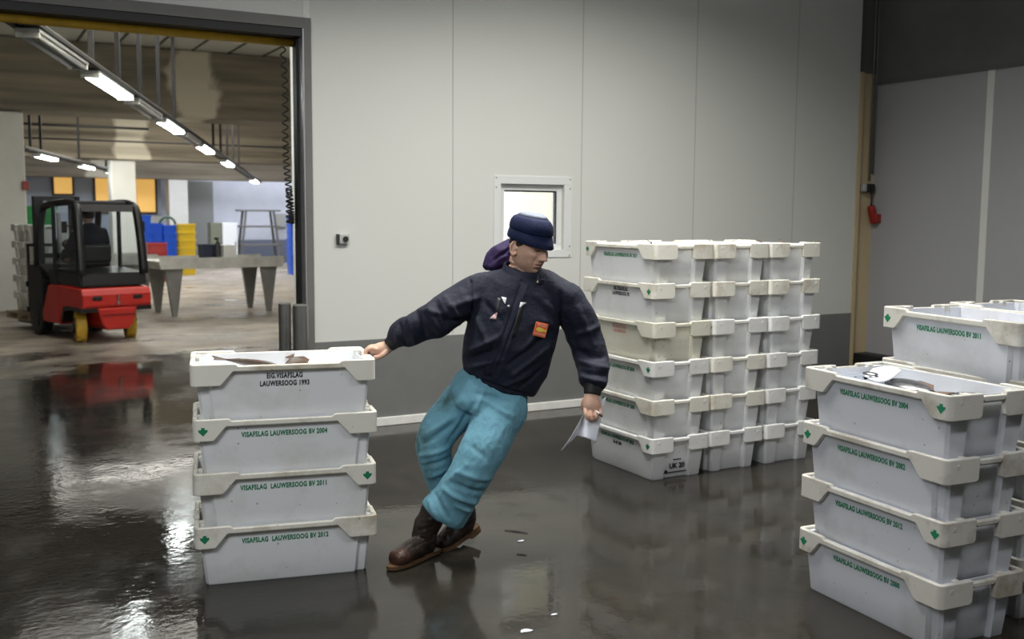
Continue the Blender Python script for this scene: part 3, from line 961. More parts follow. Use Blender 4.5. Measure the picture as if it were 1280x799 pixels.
# litter on the wet floor
def stick(label, x, y, ln, rz, r=0.003):
    bm = bmesh.new(); tube(bm, [Vector((-ln / 2, 0, r)), Vector((0, ln * 0.02, r + .001)), Vector((ln / 2, 0, r))], [r * 0.6, r, r * 0.5], seg=6)
    o = obj('stick', bm, M_DARK, smooth=True); o.location = (x, y, 0); o.rotation_euler = (0, 0, rz)
    return tag(o, label, 'stick')
stick('long thin black stick on the wet floor right of the boots', 2.445, 4.44, 0.13, R(-50))
stick('short black stick on the floor below the long one', 2.30, 4.12, 0.05, R(-40))
for q, (x, y, sx) in enumerate(((2.395, 4.30, .018), (1.88, 3.33, .026), (2.06, 3.42, .014))):
    bm = bmesh.new()
    g = bmesh.ops.create_circle(bm, cap_ends=True, radius=1, segments=9)
    for v in g['verts']: v.co = Vector((v.co.x * sx * random.uniform(.6, 1.2), v.co.y * sx * .6 * random.uniform(.6, 1.2), 0.001))
    ex = bmesh.ops.extrude_face_region(bm, geom=list(bm.faces))
    for v in ex['geom']:
        if isinstance(v, bmesh.types.BMVert): v.co.z = 0.004
    o = obj('paper_scrap', bm, mat('white_paper'), None); o.location = (x, y, 0)
    tag(o, ('tiny white scrap on the floor below the long black stick', 'white scrap on the floor near the picture bottom', 'tiny white scrap near the picture bottom, right of the larger scrap')[q], 'scrap')

# ------------------------------------------------------------------ suspended light line in the hall
def light_track(label, a, b, hang, width=0.10):
    """hang: distances along the track where rods reach up to the ceiling"""
    a, b = Vector(a), Vector(b)
    ln = (b - a).length; ang = math.atan2(b.y - a.y, b.x - a.x)
    t = thing('light_track', label, 'light track', a, ang)
    t.rotation_euler = (0, -math.atan2(b.z - a.z, ln), ang)
    bm = bmesh.new()
    box(bm, 0, ln, -width / 2, width / 2, 0.05, 0.11, bev=0.006)
    obj('tray', bm, M_STEELD, t)
    bm = bmesh.new()
    box(bm, 0, ln, -width / 2 - 0.05, -width / 2 - 0.001, 0.035, 0.06); box(bm, 0, ln, width / 2 + 0.001, width / 2 + 0.05, 0.035, 0.06)
    obj('cable_run', bm, M_BLACK, t)
    for dd in hang:
        bm = bmesh.new(); box(bm, dd - 0.022, dd + 0.022, -0.022, 0.022, 0.11, 4.345 - a.z - (b.z - a.z) * dd / ln); obj('hanger_rod', bm, M_BLACK, t)
    return t, ang, ln
M_TUBE = mat('lit_tube', (1, 1, 1), 0.4, emit=(0.93, 1.0, 0.97), estr=26)
M_TUBEOFF = mat('unlit_tube', (0.55, 0.56, 0.56), 0.3)
def strip_light(label, a, ang, dd, ln=1.25, lit=True, group=None, dz=0.0):
    p = Vector(a) + Vector((math.cos(ang) * dd, math.sin(ang) * dd, dz * dd))
    s = thing('strip_light', label, 'light', p, ang, group)
    s.rotation_euler = (0, -math.atan(dz), ang)
    bm = bmesh.new(); box(bm, -0.02, ln + 0.02, -0.085, 0.085, 0.008, 0.034, bev=0.004)
    obj('housing', bm, M_ALU, s)
    for y in (-0.05, 0.05):
        bm = bmesh.new(); cyl(bm, (0.02, y, -0.012), (ln - 0.02, y, -0.012), 0.019, 12)
        obj('tube', bm, M_TUBE if lit else M_TUBEOFF, s, smooth=True)
    for x in (0.0, ln):
        bm = bmesh.new(); box(bm, x - 0.015, x + 0.015, -0.08, 0.08, -0.035, 0.008, bev=0.003); obj('end_cap', bm, M_ALU, s)
    return s
A0 = (0.344, 7.65, 2.877); B0 = (7.966, 30.7, 2.482)          # it sags slightly towards the far end
tr, ang0, ln0 = light_track('long suspended lighting track receding through the hall ceiling', A0, B0,
                            [2.42, 3.6, 4.8, 6.1, 7.4, 12.2, 13.5, 14.8, 16.1, 17.6], 0.11)
for n, (dd, L_, lit) in enumerate(((0.45, 1.45, False), (2.36, 1.6, True), (6.2, 1.6, True), (10.05, 1.6, True), (13.9, 1.6, True), (21.6, 1.6, True), (4.3, 1.5, False), (8.15, 1.5, False))):
    lab = ('unlit strip light at the near end of the long track', 'lit strip light nearest the camera on the long track', 'second lit strip light along the long track', 'third lit strip light along the long track',
           'fourth lit strip light along the long track', 'farthest lit strip light on the long track', 'unlit strip light between the first and second lit ones', 'unlit strip light between the second and third lit ones')[n]
    strip_light(lab, A0, ang0, dd, L_, lit, None, -0.395 / 24.28)
A1 = (1.0, 19.3, 2.62); B1 = (4.3, 31.0, 2.62)
tr, ang1, ln1 = light_track('second lighting track farther left behind the forklift', A1, B1, [0.6, 1.4, 5.0, 8.5], 0.11)
for n, dd in enumerate((1.0, 5.0, 8.6)):
    strip_light(('lit strip light nearest the pale pillar on the second track', 'middle lit strip light on the second track', 'farthest lit strip light on the second track by the pillar')[n], A1, ang1, dd, 1.5, True)
bm = bmesh.new()
cyl(bm, (1.2, 24.6, 3.5), (3.9, 24.6, 3.5), 0.03, 8); cyl(bm, (1.2, 24.6, 3.2), (9.0, 24.6, 3.2), 0.02, 8)
tag(obj('ceiling_pipe', bm, M_DARK, smooth=True), 'thin dark pipes running along the second concrete beam', 'pipe')

# ------------------------------------------------------------------ sorting tables, bins, rack in the hall
M_TAB = mat('table_steel', (0.62, 0.61, 0.57), 0.45, 0.3, noise_amt=0.5, noise_scale=4, color2=(0.28, 0.27, 0.25))
M_LEG = mat('leg_steel', (0.26, 0.26, 0.25), 0.4, 0.5, noise_amt=0.4, noise_scale=6)
def work_table(label, loc, rz, ln, wd, h=0.86):
    t = thing('sorting_table', label, 'table', loc, rz)
    bm = bmesh.new()
    prism(bm, [(-ln / 2, h), (-ln / 2 + .05, h + .012), (ln / 2 - .05, h + .012), (ln / 2, h), (ln / 2 - 0.04, h - 0.12), (-ln / 2 + 0.04, h - 0.12)], 'y', -wd / 2, wd / 2)
    obj('table_top', bm, M_TAB, t)
    bm = bmesh.new()
    for y in (-wd / 2, wd / 2 - 0.02): box(bm, -ln / 2 + .02, ln / 2 - .02, y, y + 0.02, h + 0.012, h + 0.05)
    obj('edge_lip', bm, M_TAB, t)
    for sx in (-1, 1):
        for sy in (-1, 1):
            bm = bmesh.new()
            x = sx * (ln / 2 - 0.26); y = sy * (wd / 2 - 0.08)
            prism(bm, [(x - 0.14, h - 0.122), (x + 0.14, h - 0.122), (x + 0.035, 0.0), (x - 0.035, 0.0)], 'y', y - 0.03, y + 0.03)
            obj('leg', bm, M_LEG, t)
    return t
work_table('long grey steel sorting table in the hall between forklift and doorway edge', (3.62, 16.9, 0), R(10), 2.1, 0.9)
work_table('grey steel sorting table partly hidden behind the forklift', (2.05, 18.3, 0), R(10), 1.7, 0.9)

def bin_bm(w_, d_, h_, n, step):
    bm = bmesh.new()
    for k in range(n):
        z = k * step
        # tapered open tub with rolled rim
        for (a0, a1, s0, s1) in ((z, z + h_, 0.9, 1.0),):
            rings = []
            for zz, s in ((a0, s0), (a1 - 0.04, s1 * 0.98), (a1 - 0.04, s1 * 1.05), (a1, s1 * 1.05), (a1, s1 * 0.94), (a0 + 0.02, s0 * 0.94)):
                pts = []
                for cx_, cy_, b0 in ((1, -1, -90), (1, 1, 0), (-1, 1, 90), (-1, -1, 180)):
                    for q in range(4):
                        an = R(b0 + q * 30)
                        pts.append(Vector(((cx_ * (w_ / 2 - .05) + .05 * math.cos(an)) * s, (cy_ * (d_ / 2 - .05) + .05 * math.sin(an)) * s, zz)))
                rings.append(pts)
            loft(bm, rings)
    return bm
def bin_stack(base_label, loc, rz, w_, d_, h_, n, step, m, cat='bin', group=None):
    """every bin is a thing of its own"""
    words = ['bottom', 'second', 'third', 'fourth', 'fifth', 'sixth', 'seventh', 'eighth']
    o0 = obj('plastic_bin', bin_bm(w_, d_, h_, 1, 0), m)
    autosmooth(o0, 50)
    for k in range(n):
        o = o0 if k == 0 else o0.copy()
        if k: COL.objects.link(o)
        o.location = (loc[0], loc[1], loc[2] + k * step); o.rotation_euler = (0, 0, rz + R(random.uniform(-2, 2)))
        tag(o, '%s %s' % ('topmost' if k == n - 1 else words[k] + (' from the floor' if k else ''), base_label), cat, group)
M_BLUE = mat('blue_plastic', (0.01, 0.09, 0.55), 0.4); M_REDB = mat('red_plastic', (0.30, 0.03, 0.03), 0.45)
M_YELB = mat('yellow_plastic', (0.70, 0.48, 0.02), 0.45); M_GRNB = mat('green_plastic', (0.01, 0.26, 0.06), 0.45)
bin_stack('blue tub in the tall stack just right of the pale pillar', (3.97, 26.4, 0), 0, 0.36, 0.5, 0.34, 7, 0.20, M_BLUE, 'tub', 'tall stack of blue tubs')
bin_stack('blue tub in the middle blue stack by the pillar', (4.33, 26.9, 0), 0, 0.34, 0.5, 0.34, 6, 0.20, M_BLUE, 'tub', 'middle stack of blue tubs')
bin_stack('blue tub in the lower blue stack beside the yellow crates', (4.66, 26.9, 0), 0, 0.34, 0.5, 0.34, 6, 0.19, M_BLUE, 'tub', 'lower stack of blue tubs')
bin_stack('dark red tub in front of the blue stacks', (4.05, 25.0, 0), 0, 0.42, 0.5, 0.36, 4, 0.18, M_REDB, 'tub', 'stack of red tubs')
bin_stack('yellow crate in the stack by the second pillar', (5.15, 27.3, 0), 0, 0.46, 0.5, 0.32, 6, 0.20, M_YELB, 'crate', 'stack of yellow crates')
bin_stack('green crate stacked behind the forklift load', (1.28, 20.0, 0), R(5), 0.52, 0.5, 0.30, 7, 0.235, M_GRNB, 'crate', 'stack of green crates')
bin_stack('blue tub in the stack at the right edge of the doorway', (7.85, 26.5, 0), 0, 0.40, 0.5, 0.34, 7, 0.20, M_BLUE, 'tub', 'blue tubs by the door edge')
# hose ring above the lower blue stack
bm = bmesh.new()
tube(bm, [Vector((4.72 + 0.20 * math.cos(q * PI / 12), 27.3, 1.28 + 0.22 * math.sin(q * PI / 12))) for q in range(13)], [0.03] * 13, seg=8, k=1)
cyl(bm, (4.92, 27.3, 0), (4.92, 27.3, 1.28), 0.03, 8); cyl(bm, (4.52, 27.3, 0), (4.52, 27.3, 1.28), 0.03, 8)
tag(obj('hoop_stand', bm, mat('dark_green_metal', (0.03, 0.08, 0.05), 0.4), smooth=True), 'dark hoop shaped metal stand behind the blue tubs', 'stand')
# dark crate, bottle and white box on the long table
tb = thing('storage_crate', 'dark blue crate on the far end of the sorting table', 'crate', (3.62, 17.25, 0.875), R(8))
bm = bmesh.new(); 
for q in ((-.13, .13, -.12, .12, 0, .02), (-.13, -.11, -.12, .12, .02, .22), (.11, .13, -.12, .12, .02, .22), (-.11, .11, -.12, -.10, .02, .22), (-.11, .11, .10, .12, .02, .22)): box(bm, *q)
obj('crate_body', bm, mat('navy_plastic', (0.025, 0.03, 0.06), 0.5), tb)
bm = bmesh.new(); box(bm, -.14, .14, -.13, -.1205, .19, .22); box(bm, -.14, .14, .1205, .13, .19, .22); obj('crate_lip', bm, mat('navy_plastic'), tb)
bt = thing('spray_bottle', 'dark spray bottle standing by the white box on the sorting table', 'bottle', (3.73, 17.05, 0.872))
bm = bmesh.new(); tube(bm, [Vector((0, 0, 0)), Vector((0, 0, .02)), Vector((0, 0, .2)), Vector((0, 0, .27)), Vector((0, 0, .3))], [.04, .05, .05, .02, .018], seg=14, up=(1, 0, 0), k=3); obj('bottle_body', bm, M_DARK, bt, smooth=True)
bm = bmesh.new(); box(bm, -.05, .02, -.015, .015, .30, .34, bev=.005); obj('spray_head', bm, M_BLACK, bt)
wb = thing('cardboard_box', 'white box with open lid on the sorting table', 'box', (3.92, 17.2, 0.875), R(10))
bm = bmesh.new(); box(bm, -.11, .11, -.12, .12, 0, .19, bev=.006); obj('box_body', bm, M_WHITEP, wb)
bm = bmesh.new(); box(bm, -.115, .115, -.125, .125, .191, .205, bev=.003); obj('lid', bm, M_ALU, wb)

# cabinets and shelf rack at the far wall
def cabinet(label, x, m, loc_y=30.6, wd=0.36, h=1.32):
    c = thing('cabinet', label, 'cabinet', (x, loc_y, 0))
    bm = bmesh.new(); box(bm, -wd / 2, wd / 2, -0.2, 0.2, 0.05, h, bev=0.01); obj('body', bm, m, c)
    bm = bmesh.new(); box(bm, -wd / 2 + .02, wd / 2 - .02, -0.215, -0.2005, 0.09, h - .04, bev=.004); dr = obj('door', bm, m, c)
    bm = bmesh.new(); box(bm, wd / 2 - .08, wd / 2 - .05, -0.235, -0.2155, .62, .76); obj('handle', bm, M_STEEL, dr)
    bm = bmesh.new(); box(bm, -wd / 2 + .02, wd / 2 - .02, -0.18, 0.18, 0, .0495); obj('plinth', bm, M_DARK, c)
    return c
cabinet('olive grey metal cabinet at the far wall', 6.62, mat('olive_metal', (0.16, 0.17, 0.12), 0.5), wd=0.32)
cabinet('white cabinet beside the olive one at the far wall', 7.02, mat('cabinet_white', (0.78, 0.79, 0.80), 0.45), wd=0.44)
rk = thing('shelf_rack', 'grey metal rack with three shelves and splayed legs at the far wall', 'rack', (8.02, 31.0, 0))
for sx in (-1, 1):
    for sy in (-1, 1):
        bm = bmesh.new(); tube(bm, [Vector((sx * .62, sy * .25, 0)), Vector((sx * .42, sy * .2, 1.66))], [.04, .035], seg=8, k=1); obj('upright', bm, M_STEELD, rk)
for z, l_ in ((.62, .62), (1.18, .60), (1.66, .62)):
    bm = bmesh.new(); box(bm, -l_, l_, -.28, .28, z, z + .05, bev=.006); obj('shelf', bm, M_STEELD, rk)
wbx = thing('wall_box', 'small grey electrical box on the far wall right of the rack', 'box', (9.25, 32.9, 1.35))
bm = bmesh.new(); box(bm, -.18, .18, -.06, .066, -.2, .25, bev=.01); obj('housing', bm, mat('fitting_grey'), wbx)
bm = bmesh.new(); box(bm, -.15, .15, -.075, -.0605, -.17, .2, bev=.005); obj('cover', bm, mat('fitting_grey'), wbx)
# dark skirting curb at the pillar, red fitting on the near pillar
rf = thing('wall_fitting', 'small dark red fitting on the edge of the left pillar', 'fitting', (0.96, 18.29, 2.05))
bm = bmesh.new(); box(bm, -.04, .06, -.07, 0.005, -.09, .05, bev=.012); obj('housing', bm, M_RED, rf)

# ------------------------------------------------------------------ forklift seen from behind
FK = thing('forklift', 'red and black forklift truck with yellow wheels in the hall', 'forklift', (1.585, 13.75, 0), R(18))
FK.scale = (0.96, 0.92, 1.0)
M_FRED = mat('forklift_red', (0.46, 0.02, 0.014), 0.3, noise_amt=0.25, noise_scale=3, color2=(0.45, 0.03, 0.02))
M_FBLK = mat('forklift_black', (0.006, 0.006, 0.008), 0.4)
M_CABG = mat('cab_glass', (0.86, 0.90, 0.92), 0.02, transmission=1.0); M_CABG.node_tree.nodes['Principled BSDF'].inputs['IOR'].default_value = 1.15
# rear counterweight: outline in side view (y, z), full width, rounded
bm = bmesh.new()
out = [(-0.36, 0.43), (-0.40, 0.46), (-0.40, 0.60), (-0.36, 0.68), (-0.1, 0.70), (0.36, 0.70), (0.36, 0.30), (0.27, 0.30), (0.20, 0.42)]
prism(bm, out, 'x', -0.46, 0.46)
prism(bm, [(-0.27, 0.44), (0.27, 0.44), (0.20, 0.22), (0.15, 0.16), (-0.15, 0.16), (-0.20, 0.22)], 'y', -0.395, 0.3)
es = [e for e in bm.edges if e.calc_length() > 0.05 and len(e.link_faces) == 2 and e.calc_face_angle(0) > 0.6]
bmesh.ops.bevel(bm, geom=es, offset=0.022, segments=2, affect='EDGES', profile=0.5)
cwt = obj('counterweight', bm, M_FRED, FK)
bm = bmesh.new()
for x in (-0.27, 0.27): box(bm, x - 0.06, x + 0.06, -0.412, -0.395, 0.535, 0.585, bev=0.012)
box(bm, -0.2, 0.2, -0.408, -0.3985, 0.345, 0.352)
obj('recess', bm, M_FBLK, cwt)
bm = bmesh.new(); cyl(bm, (0, -0.40, 0.50), (0, -0.43, 0.50), 0.018, 12); cyl(bm, (0, -0.415, 0.47), (0, -0.415, 0.60), 0.012, 8); obj('tow_pin', bm, M_STEEL, cwt)
# side body with step
bm = bmesh.new()
prism(bm, [(0.361, 0.70), (0.361, 0.20), (0.95, 0.20), (0.95, 0.34), (0.72, 0.70)], 'x', -0.45, 0.45)
es = [e for e in bm.edges if len(e.link_faces) == 2 and e.calc_face_angle(0) > 0.6]
bmesh.ops.bevel(bm, geom=es, offset=0.02, segments=2, affect='EDGES')
obj('side_body', bm, M_FRED, FK)
bm = bmesh.new()
prism(bm, [(0.951, 0.16), (0.951, 0.75), (1.10, 0.92), (1.42, 0.92), (1.42, 0.2)], 'x', -0.44, 0.44)
obj('front_cowl', bm, M_FBLK, FK)
# black hood band behind the cab
bm = bmesh.new()
prism(bm, [(-0.33, 0.701), (-0.30, 0.86), (0.25, 0.90), (0.70, 0.90), (0.70, 0.701)], 'x', -0.44, 0.44)
es = [e for e in bm.edges if len(e.link_faces) == 2 and e.calc_face_angle(0) > 0.6]
bmesh.ops.bevel(bm, geom=es, offset=0.02, segments=2, affect='EDGES')
obj('hood', bm, M_FBLK, FK)
# cab: four posts, roof, glass
for sx in (-1, 1):
    bm = bmesh.new()
    tube(bm, [Vector((sx * 0.42, -0.29, 0.84)), Vector((sx * 0.41, -0.24, 1.25)), Vector((sx * 0.395, -0.17, 1.62)), Vector((sx * 0.38, -0.05, 1.71)), Vector((sx * 0.37, 0.25, 1.735)), Vector((sx * 0.37, 0.80, 1.70)), Vector((sx * .38, 0.98, 1.6)), Vector((sx * .42, 1.16, 0.90))], [0.062, 0.058, 0.056, 0.048, 0.045, 0.045, 0.045, 0.045], seg=10, k=4)
    obj('cab_frame', bm, M_FBLK, FK, smooth=True)
    bm = bmesh.new(); box(bm, sx * .44 - .018, sx * .44 + .018, 0.44, 0.50, 0.701, 1.70); obj('door_post', bm, M_FBLK, FK)
bm = bmesh.new()
box(bm, -0.36, 0.36, 0.0, 0.05, 1.69, 1.745, bev=.01)
for k_ in range(5): box(bm, -0.36, 0.36, 0.16 + k_ * 0.14, 0.20 + k_ * 0.14, 1.70, 1.74, bev=.006)
obj('roof_bars', bm, M_FBLK, FK)
bm = bmesh.new(); prism(bm, [(-0.19, 1.62), (-0.16, 1.71), (0.14, 1.712), (0.14, 1.66)], 'x', -0.38, 0.38); obj('rear_visor', bm, M_FBLK, FK)
bm = bmesh.new(); box(bm, -.36, .36, .06, .9, 1.7455, 1.76, bev=.005); obj('roof_pane', bm, mat('smoked_roof', (.1, .11, .12), .1), FK)
bm = bmesh.new(); prism(bm, [(-0.292, 0.875), (-0.278, 0.875), (-0.150, 1.63), (-0.164, 1.63)], 'x', -0.385, 0.385); obj('rear_window', bm, M_CABG, FK)
bm = bmesh.new(); prism(bm, [(1.17, 0.93), (1.16, 0.93), (0.975, 1.60), (0.985, 1.60)], 'x', -0.38, 0.38); obj('windscreen', bm, M_CABG, FK)
for sx in (-1, 1):
    bm = bmesh.new(); prism(bm, [(-0.2, 0.905), (0.43, 0.905), (0.43, 1.68), (-0.08, 1.66)], 'x', sx * .425 - .004, sx * .425 + .004); obj('side_window', bm, M_CABG, FK)
    bm = bmesh.new(); prism(bm, [(0.51, 0.75), (1.10, 0.95), (1.0, 1.58), (0.51, 1.68)], 'x', sx * .43 - .004, sx * .43 + .004); obj('door_window', bm, M_CABG, FK)
bm = bmesh.new()
box(bm, -.18, .24, .30, .72, .91, .99, bev=.03); box(bm, -.16, .22, .22, .30, .97, 1.20, bev=.03)
obj('driver_seat', bm, M_FBLK, FK)
bm = bmesh.new(); tube(bm, [Vector((0, 1.0, .92)), Vector((0, .86, 1.16))], [.025, .02], seg=8, k=1)
tube(bm, [Vector((.16 * math.cos(q * PI / 10), .86 + .16 * math.sin(q * PI / 10) * .8, 1.17 + .08 * math.sin(q * PI / 10))) for q in range(21)], [.014] * 21, seg=8, k=1)
obj('steering_wheel', bm, M_FBLK, FK)
M_TYRE = mat('yellow_tyre', (0.62, 0.38, 0.035), 0.55, noise_amt=.5, noise_scale=9, color2=(.35, .22, .03))
def wheel(x, y, r, wd, nm='wheel', mt=None):
    bm = bmesh.new()
    pr = []
    for xx, rr in ((-wd / 2, r * .55), (-wd / 2, r * .9), (-wd / 2 + .015, r), (wd / 2 - .015, r), (wd / 2, r * .9), (wd / 2, r * .55)):
        pr.append([Vector((x + xx, y + rr * math.cos(q * PI / 18), r + rr * math.sin(q * PI / 18))) for q in range(36)])
    loft(bm, pr)
    for q in range(14):       # tread blocks
        an = q * 2 * PI / 14
        for s_ in (-1, 1):
            M = T(x + s_ * wd * .24, y, r) @ Matrix.Rotation(an + s_ * .11, 4, 'X')
            box(bm, -wd * .2, wd * .2, -.018, .018, r - .004, r + .006, M)
    steer = T(x, y, 0) @ RZ(R(-17) if mt is None else 0) @ T(-x, -y, 0)        # the rear wheels are steered
    bmesh.ops.transform(bm, matrix=steer, verts=bm.verts)
    wh = obj(nm, bm, mt or M_TYRE, FK)
    bm = bmesh.new(); cyl(bm, (x - wd / 2 - .012, y, r), (x + wd / 2 + .012, y, r), r * .52, 20)
    for q in range(5):
        an = q * 2 * PI / 5
        cyl(bm, (x - wd / 2 - .02, y + r * .33 * math.cos(an), r + r * .33 * math.sin(an)), (x + wd / 2 + .02, y + r * .33 * math.cos(an), r + r * .33 * math.sin(an)), .014, 6)
    bmesh.ops.transform(bm, matrix=steer, verts=bm.verts)
    obj('hub', bm, M_FBLK, wh)
for x in (-.335, .335): wheel(x, 0.0, 0.20, 0.135)
for x in (-.37, .37): wheel(x, 1.18, 0.235, 0.15, 'wheel', M_FBLK)
for sx in (-1, 1):
    bm = bmesh.new()
    pts = [(-.37, .39), (-.37, .44), (.06, .45), (.2, .43), (.29, .24), (.24, .24), (.17, .38), (.04, .405)]
    prism(bm, pts, 'x', min(sx * .215, sx * .47), max(sx * .215, sx * .47))
    obj('wheel_arch', bm, M_FBLK, FK)
# mast, carriage, forks
for sx in (-1, 1):
    bm = bmesh.new(); box(bm, sx * .28 - .04, sx * .28 + .04, 1.44, 1.52, .08, 1.82, bev=.004); box(bm, sx * .21 - .025, sx * .21 + .025, 1.46, 1.53, .1, 1.78); obj('mast_rail', bm, M_FBLK, FK)
    bm = bmesh.new(); prism(bm, [(1.58, .08), (1.58, .66), (1.62, .66), (1.62, .12), (2.4, .105), (2.4, .08)], 'x', sx * .2 - .05, sx * .2 + .05); obj('fork', bm, M_FBLK, FK)
bm = bmesh.new()
for z in (.28, .62): box(bm, -.42, .42, 1.535, 1.58, z, z + .07)
for x in (-.38, -.19, 0, .19, .38): box(bm, x - .015, x + .015, 1.54, 1.575, .355, 1.15)
box(bm, -.4, .4, 1.54, 1.575, 1.15, 1.19)
for z in (.15, 1.0, 1.76): box(bm, -.3, .3, 1.445, 1.5, z, z + .06)
obj('carriage', bm, M_FBLK, FK)
bm = bmesh.new(); cyl(bm, (.03, 1.49, .12), (.03, 1.49, 1.6), .035, 12); obj('lift_cylinder', bm, M_STEELD, FK, smooth=True)
for sx in (-1, 1):
    bm = bmesh.new(); tube(bm, [Vector((sx * .40, -.10, 1.45)), Vector((sx * .50, -.06, 1.45))], [.01, .01], seg=6, k=1); box(bm, sx * .52 - .035, sx * .52 + .035, -.075, -.05, 1.36, 1.50, bev=.008); obj('rear_mirror', bm, M_FBLK, FK)
bm = bmesh.new(); tube(bm, [Vector((-.40, -.20, 1.75)), Vector((-.40, -.20, 1.80))], [.03, .03], seg=10, up=(1, 0, 0), k=1); obj('beacon', bm, M_FBLK, FK)

# pallet and crates carried on the forks
Fm = T(1.585, 13.75, 0) @ RZ(R(18))
pal = thing('pallet', 'pallet carried on the forks of the forklift', 'pallet', Fm @ Vector((0.20, 2.02, 0.125)), R(18))
bm = bmesh.new()
for k_ in range(6): box(bm, -.5, .5, -.46 + k_ * .16, -.34 + k_ * .16, .075, .095)
obj('deck_board', bm, mat('pallet_wood', (.30, .24, .16), .8), pal)
for x in (-.45, 0, .45):
    bm = bmesh.new()
    for y in (-.36, 0, .36): box(bm, x - .05, x + .05, y - .05, y + .05, .018, .0745)
    box(bm, x - .05, x + .05, -.46, .46, 0, .0175)
    obj('runner', bm, mat('pallet_wood'), pal)
CR_GREY = crate_mat('crate_grey', (0.78, 0.79, 0.76), (0.6, 0.59, 0.54), 0.5, 4)
for k_ in range(5):
    for j_ in range(2):
        p = Fm @ Vector((0.20, 1.785 + j_ * 0.46, 0.222 + k_ * CP))
        c = thing('fish_crate', '%s grey fish crate in the %s row on the forklift pallet' % (('bottom', 'second', 'third', 'fourth', 'topmost')[k_], ('near', 'far')[j_]), 'crate', p, R(18 + (180 if k_ % 2 else 0)), 'fish crates on the forklift')
        for nm, me in (('tub', TUB), ('rim', RIM)):
            q_ = bpy.data.objects.new(nm, with_mat(me, CR_GREY)); COL.objects.link(q_); q_.parent = c
# ------------------------------------------------------------------ the worker (local frame: X to his left in the picture's right, Y away, Z up, metres)
PB = (1.92, 4.32, 0.0)
PROT = R(-28.5)
worker = thing('person', 'worker in navy jacket, cap and light blue trousers leaning away from a crate stack', 'person', PB, PROT)

def V(t): return Vector(t)
def remesh(o, voxel, smooth_it=2, fac=0.5):
    m = o.modifiers.new('r', 'REMESH'); m.mode = 'VOXEL'; m.voxel_size = voxel; m.use_smooth_shade = True
    if smooth_it:
        s = o.modifiers.new('s', 'SMOOTH'); s.iterations = smooth_it; s.factor = fac
    dg = bpy.context.evaluated_depsgraph_get(); dg.update()
    me = bpy.data.meshes.new_from_object(o.evaluated_get(dg))
    o.modifiers.clear()
    old = o.data; mats = list(old.materials)
    o.data = me
    me.materials.clear()
    for k in mats: me.materials.append(k)
    for p in me.polygons: p.use_smooth = True
    return o
def arr(me):
    n = len(me.vertices)
    co = np.empty(n * 3, np.float32); me.vertices.foreach_get('co', co)
    no = np.empty(n * 3, np.float32)
    me.vertex_normals.foreach_get('vector', no)
    return co.reshape(-1, 3).astype(np.float64), no.reshape(-1, 3).astype(np.float64)
def put(me, co):
    me.vertices.foreach_set('co', co.astype(np.float32).ravel()); me.update()
def seg_fold(co, a, b, width, amp, side=None, no=None, bend=0.0):
    """a ridge (amp > 0) or crease (amp < 0) along the segment a-b"""
    a = np.array(a); b = np.array(b); d = b - a; L2 = (d * d).sum()
    t = np.clip(((co - a) @ d) / L2, -0.2, 1.2)
    tt = np.clip(t, 0, 1)
    p = a + tt[:, None] * d
    bendv = np.zeros_like(p); bendv[:, 2] = bend * np.sin(np.pi * tt)
    dv = co - p - bendv; dv[:, 1] *= 0.12
    dist = np.linalg.norm(dv, axis=1)
    f = amp * np.exp(-(dist / width) ** 2) * (0.35 + 0.65 * np.sin(np.pi * np.clip(0.08 + 0.84 * tt, 0, 1)))
    return f
def cloth(o, folds, n_amp=0.004, n_scale=9.0, n_stretch=(1, 1, 1), fine=0.0012, fs=1.0):
    co, no = arr(o.data)
    d = np.zeros(len(co))
    front = np.clip(0.25 - no[:, 1] * 1.3, 0, 1)
    for f in folds: d += seg_fold(co, *f) * front * fs
    st = np.array(n_stretch)
    for i in range(len(co)):
        p = co[i] * st
        v1 = noise.noise(Vector(p * n_scale)); v2 = noise.noise(Vector(p * n_scale * 2.7 + 5))
        d[i] += n_amp * (1 - abs(v1) * 2.4) * 0.7 + n_amp * 0.35 * v2 + fine * noise.noise(Vector(p * n_scale * 9))
    put(o.data, co + no * d[:, None])
    return o
def ring(c, xr, yr, xax, yax, n=28, sq=1.0):
    out = []
    for j in range(n):
        a = 2 * PI * j / n
        ca, sa = math.cos(a), math.sin(a)
        out.append(V(c) + xax * (xr * math.copysign(abs(ca) ** sq, ca)) + yax * (yr * math.copysign(abs(sa) ** sq, sa)))
    return out

M_SKIN = mat('skin', (0.68, 0.43, 0.32), 0.45, noise_amt=0.35, noise_scale=30, color2=(0.54, 0.28, 0.19))
M_SKIN.node_tree.nodes['Principled BSDF'].inputs['Subsurface Weight'].default_value = 0.06
M_SKIN.node_tree.nodes['Principled BSDF'].inputs['Subsurface Scale'].default_value = 0.02
M_LIP = mat('lip', (0.50, 0.25, 0.185), 0.5)
M_BROW = mat('dark_hair', (0.02, 0.015, 0.012), 0.6)
M_EYEW = mat('eye_white', (0.6, 0.58, 0.55), 0.3)
M_NAVY = mat('navy_fabric', (0.007, 0.009, 0.022), 0.7, noise_amt=0.6, noise_scale=60, color2=(0.014, 0.018, 0.040), bump=0.5, bump_scale=220, sheen=0.03, spec=0.3)
M_NAVYC = mat('navy_cap_cloth', (0.007, 0.012, 0.045), 0.75, noise_amt=0.5, noise_scale=60, color2=(0.011, 0.018, 0.065), bump=0.4, bump_scale=220, sheen=0.02, spec=.2)
M_HOOD = mat('purple_lining', (0.028, 0.016, 0.062), 0.7, bump=0.3, bump_scale=120, sheen=0.03, spec=.2)
M_TROU = mat('blue_work_cotton', (0.17, 0.39, 0.50), 0.75, noise_amt=0.7, noise_scale=6, color2=(0.125, 0.30, 0.39), bump=0.35, bump_scale=200, sheen=0.05, spec=.25)
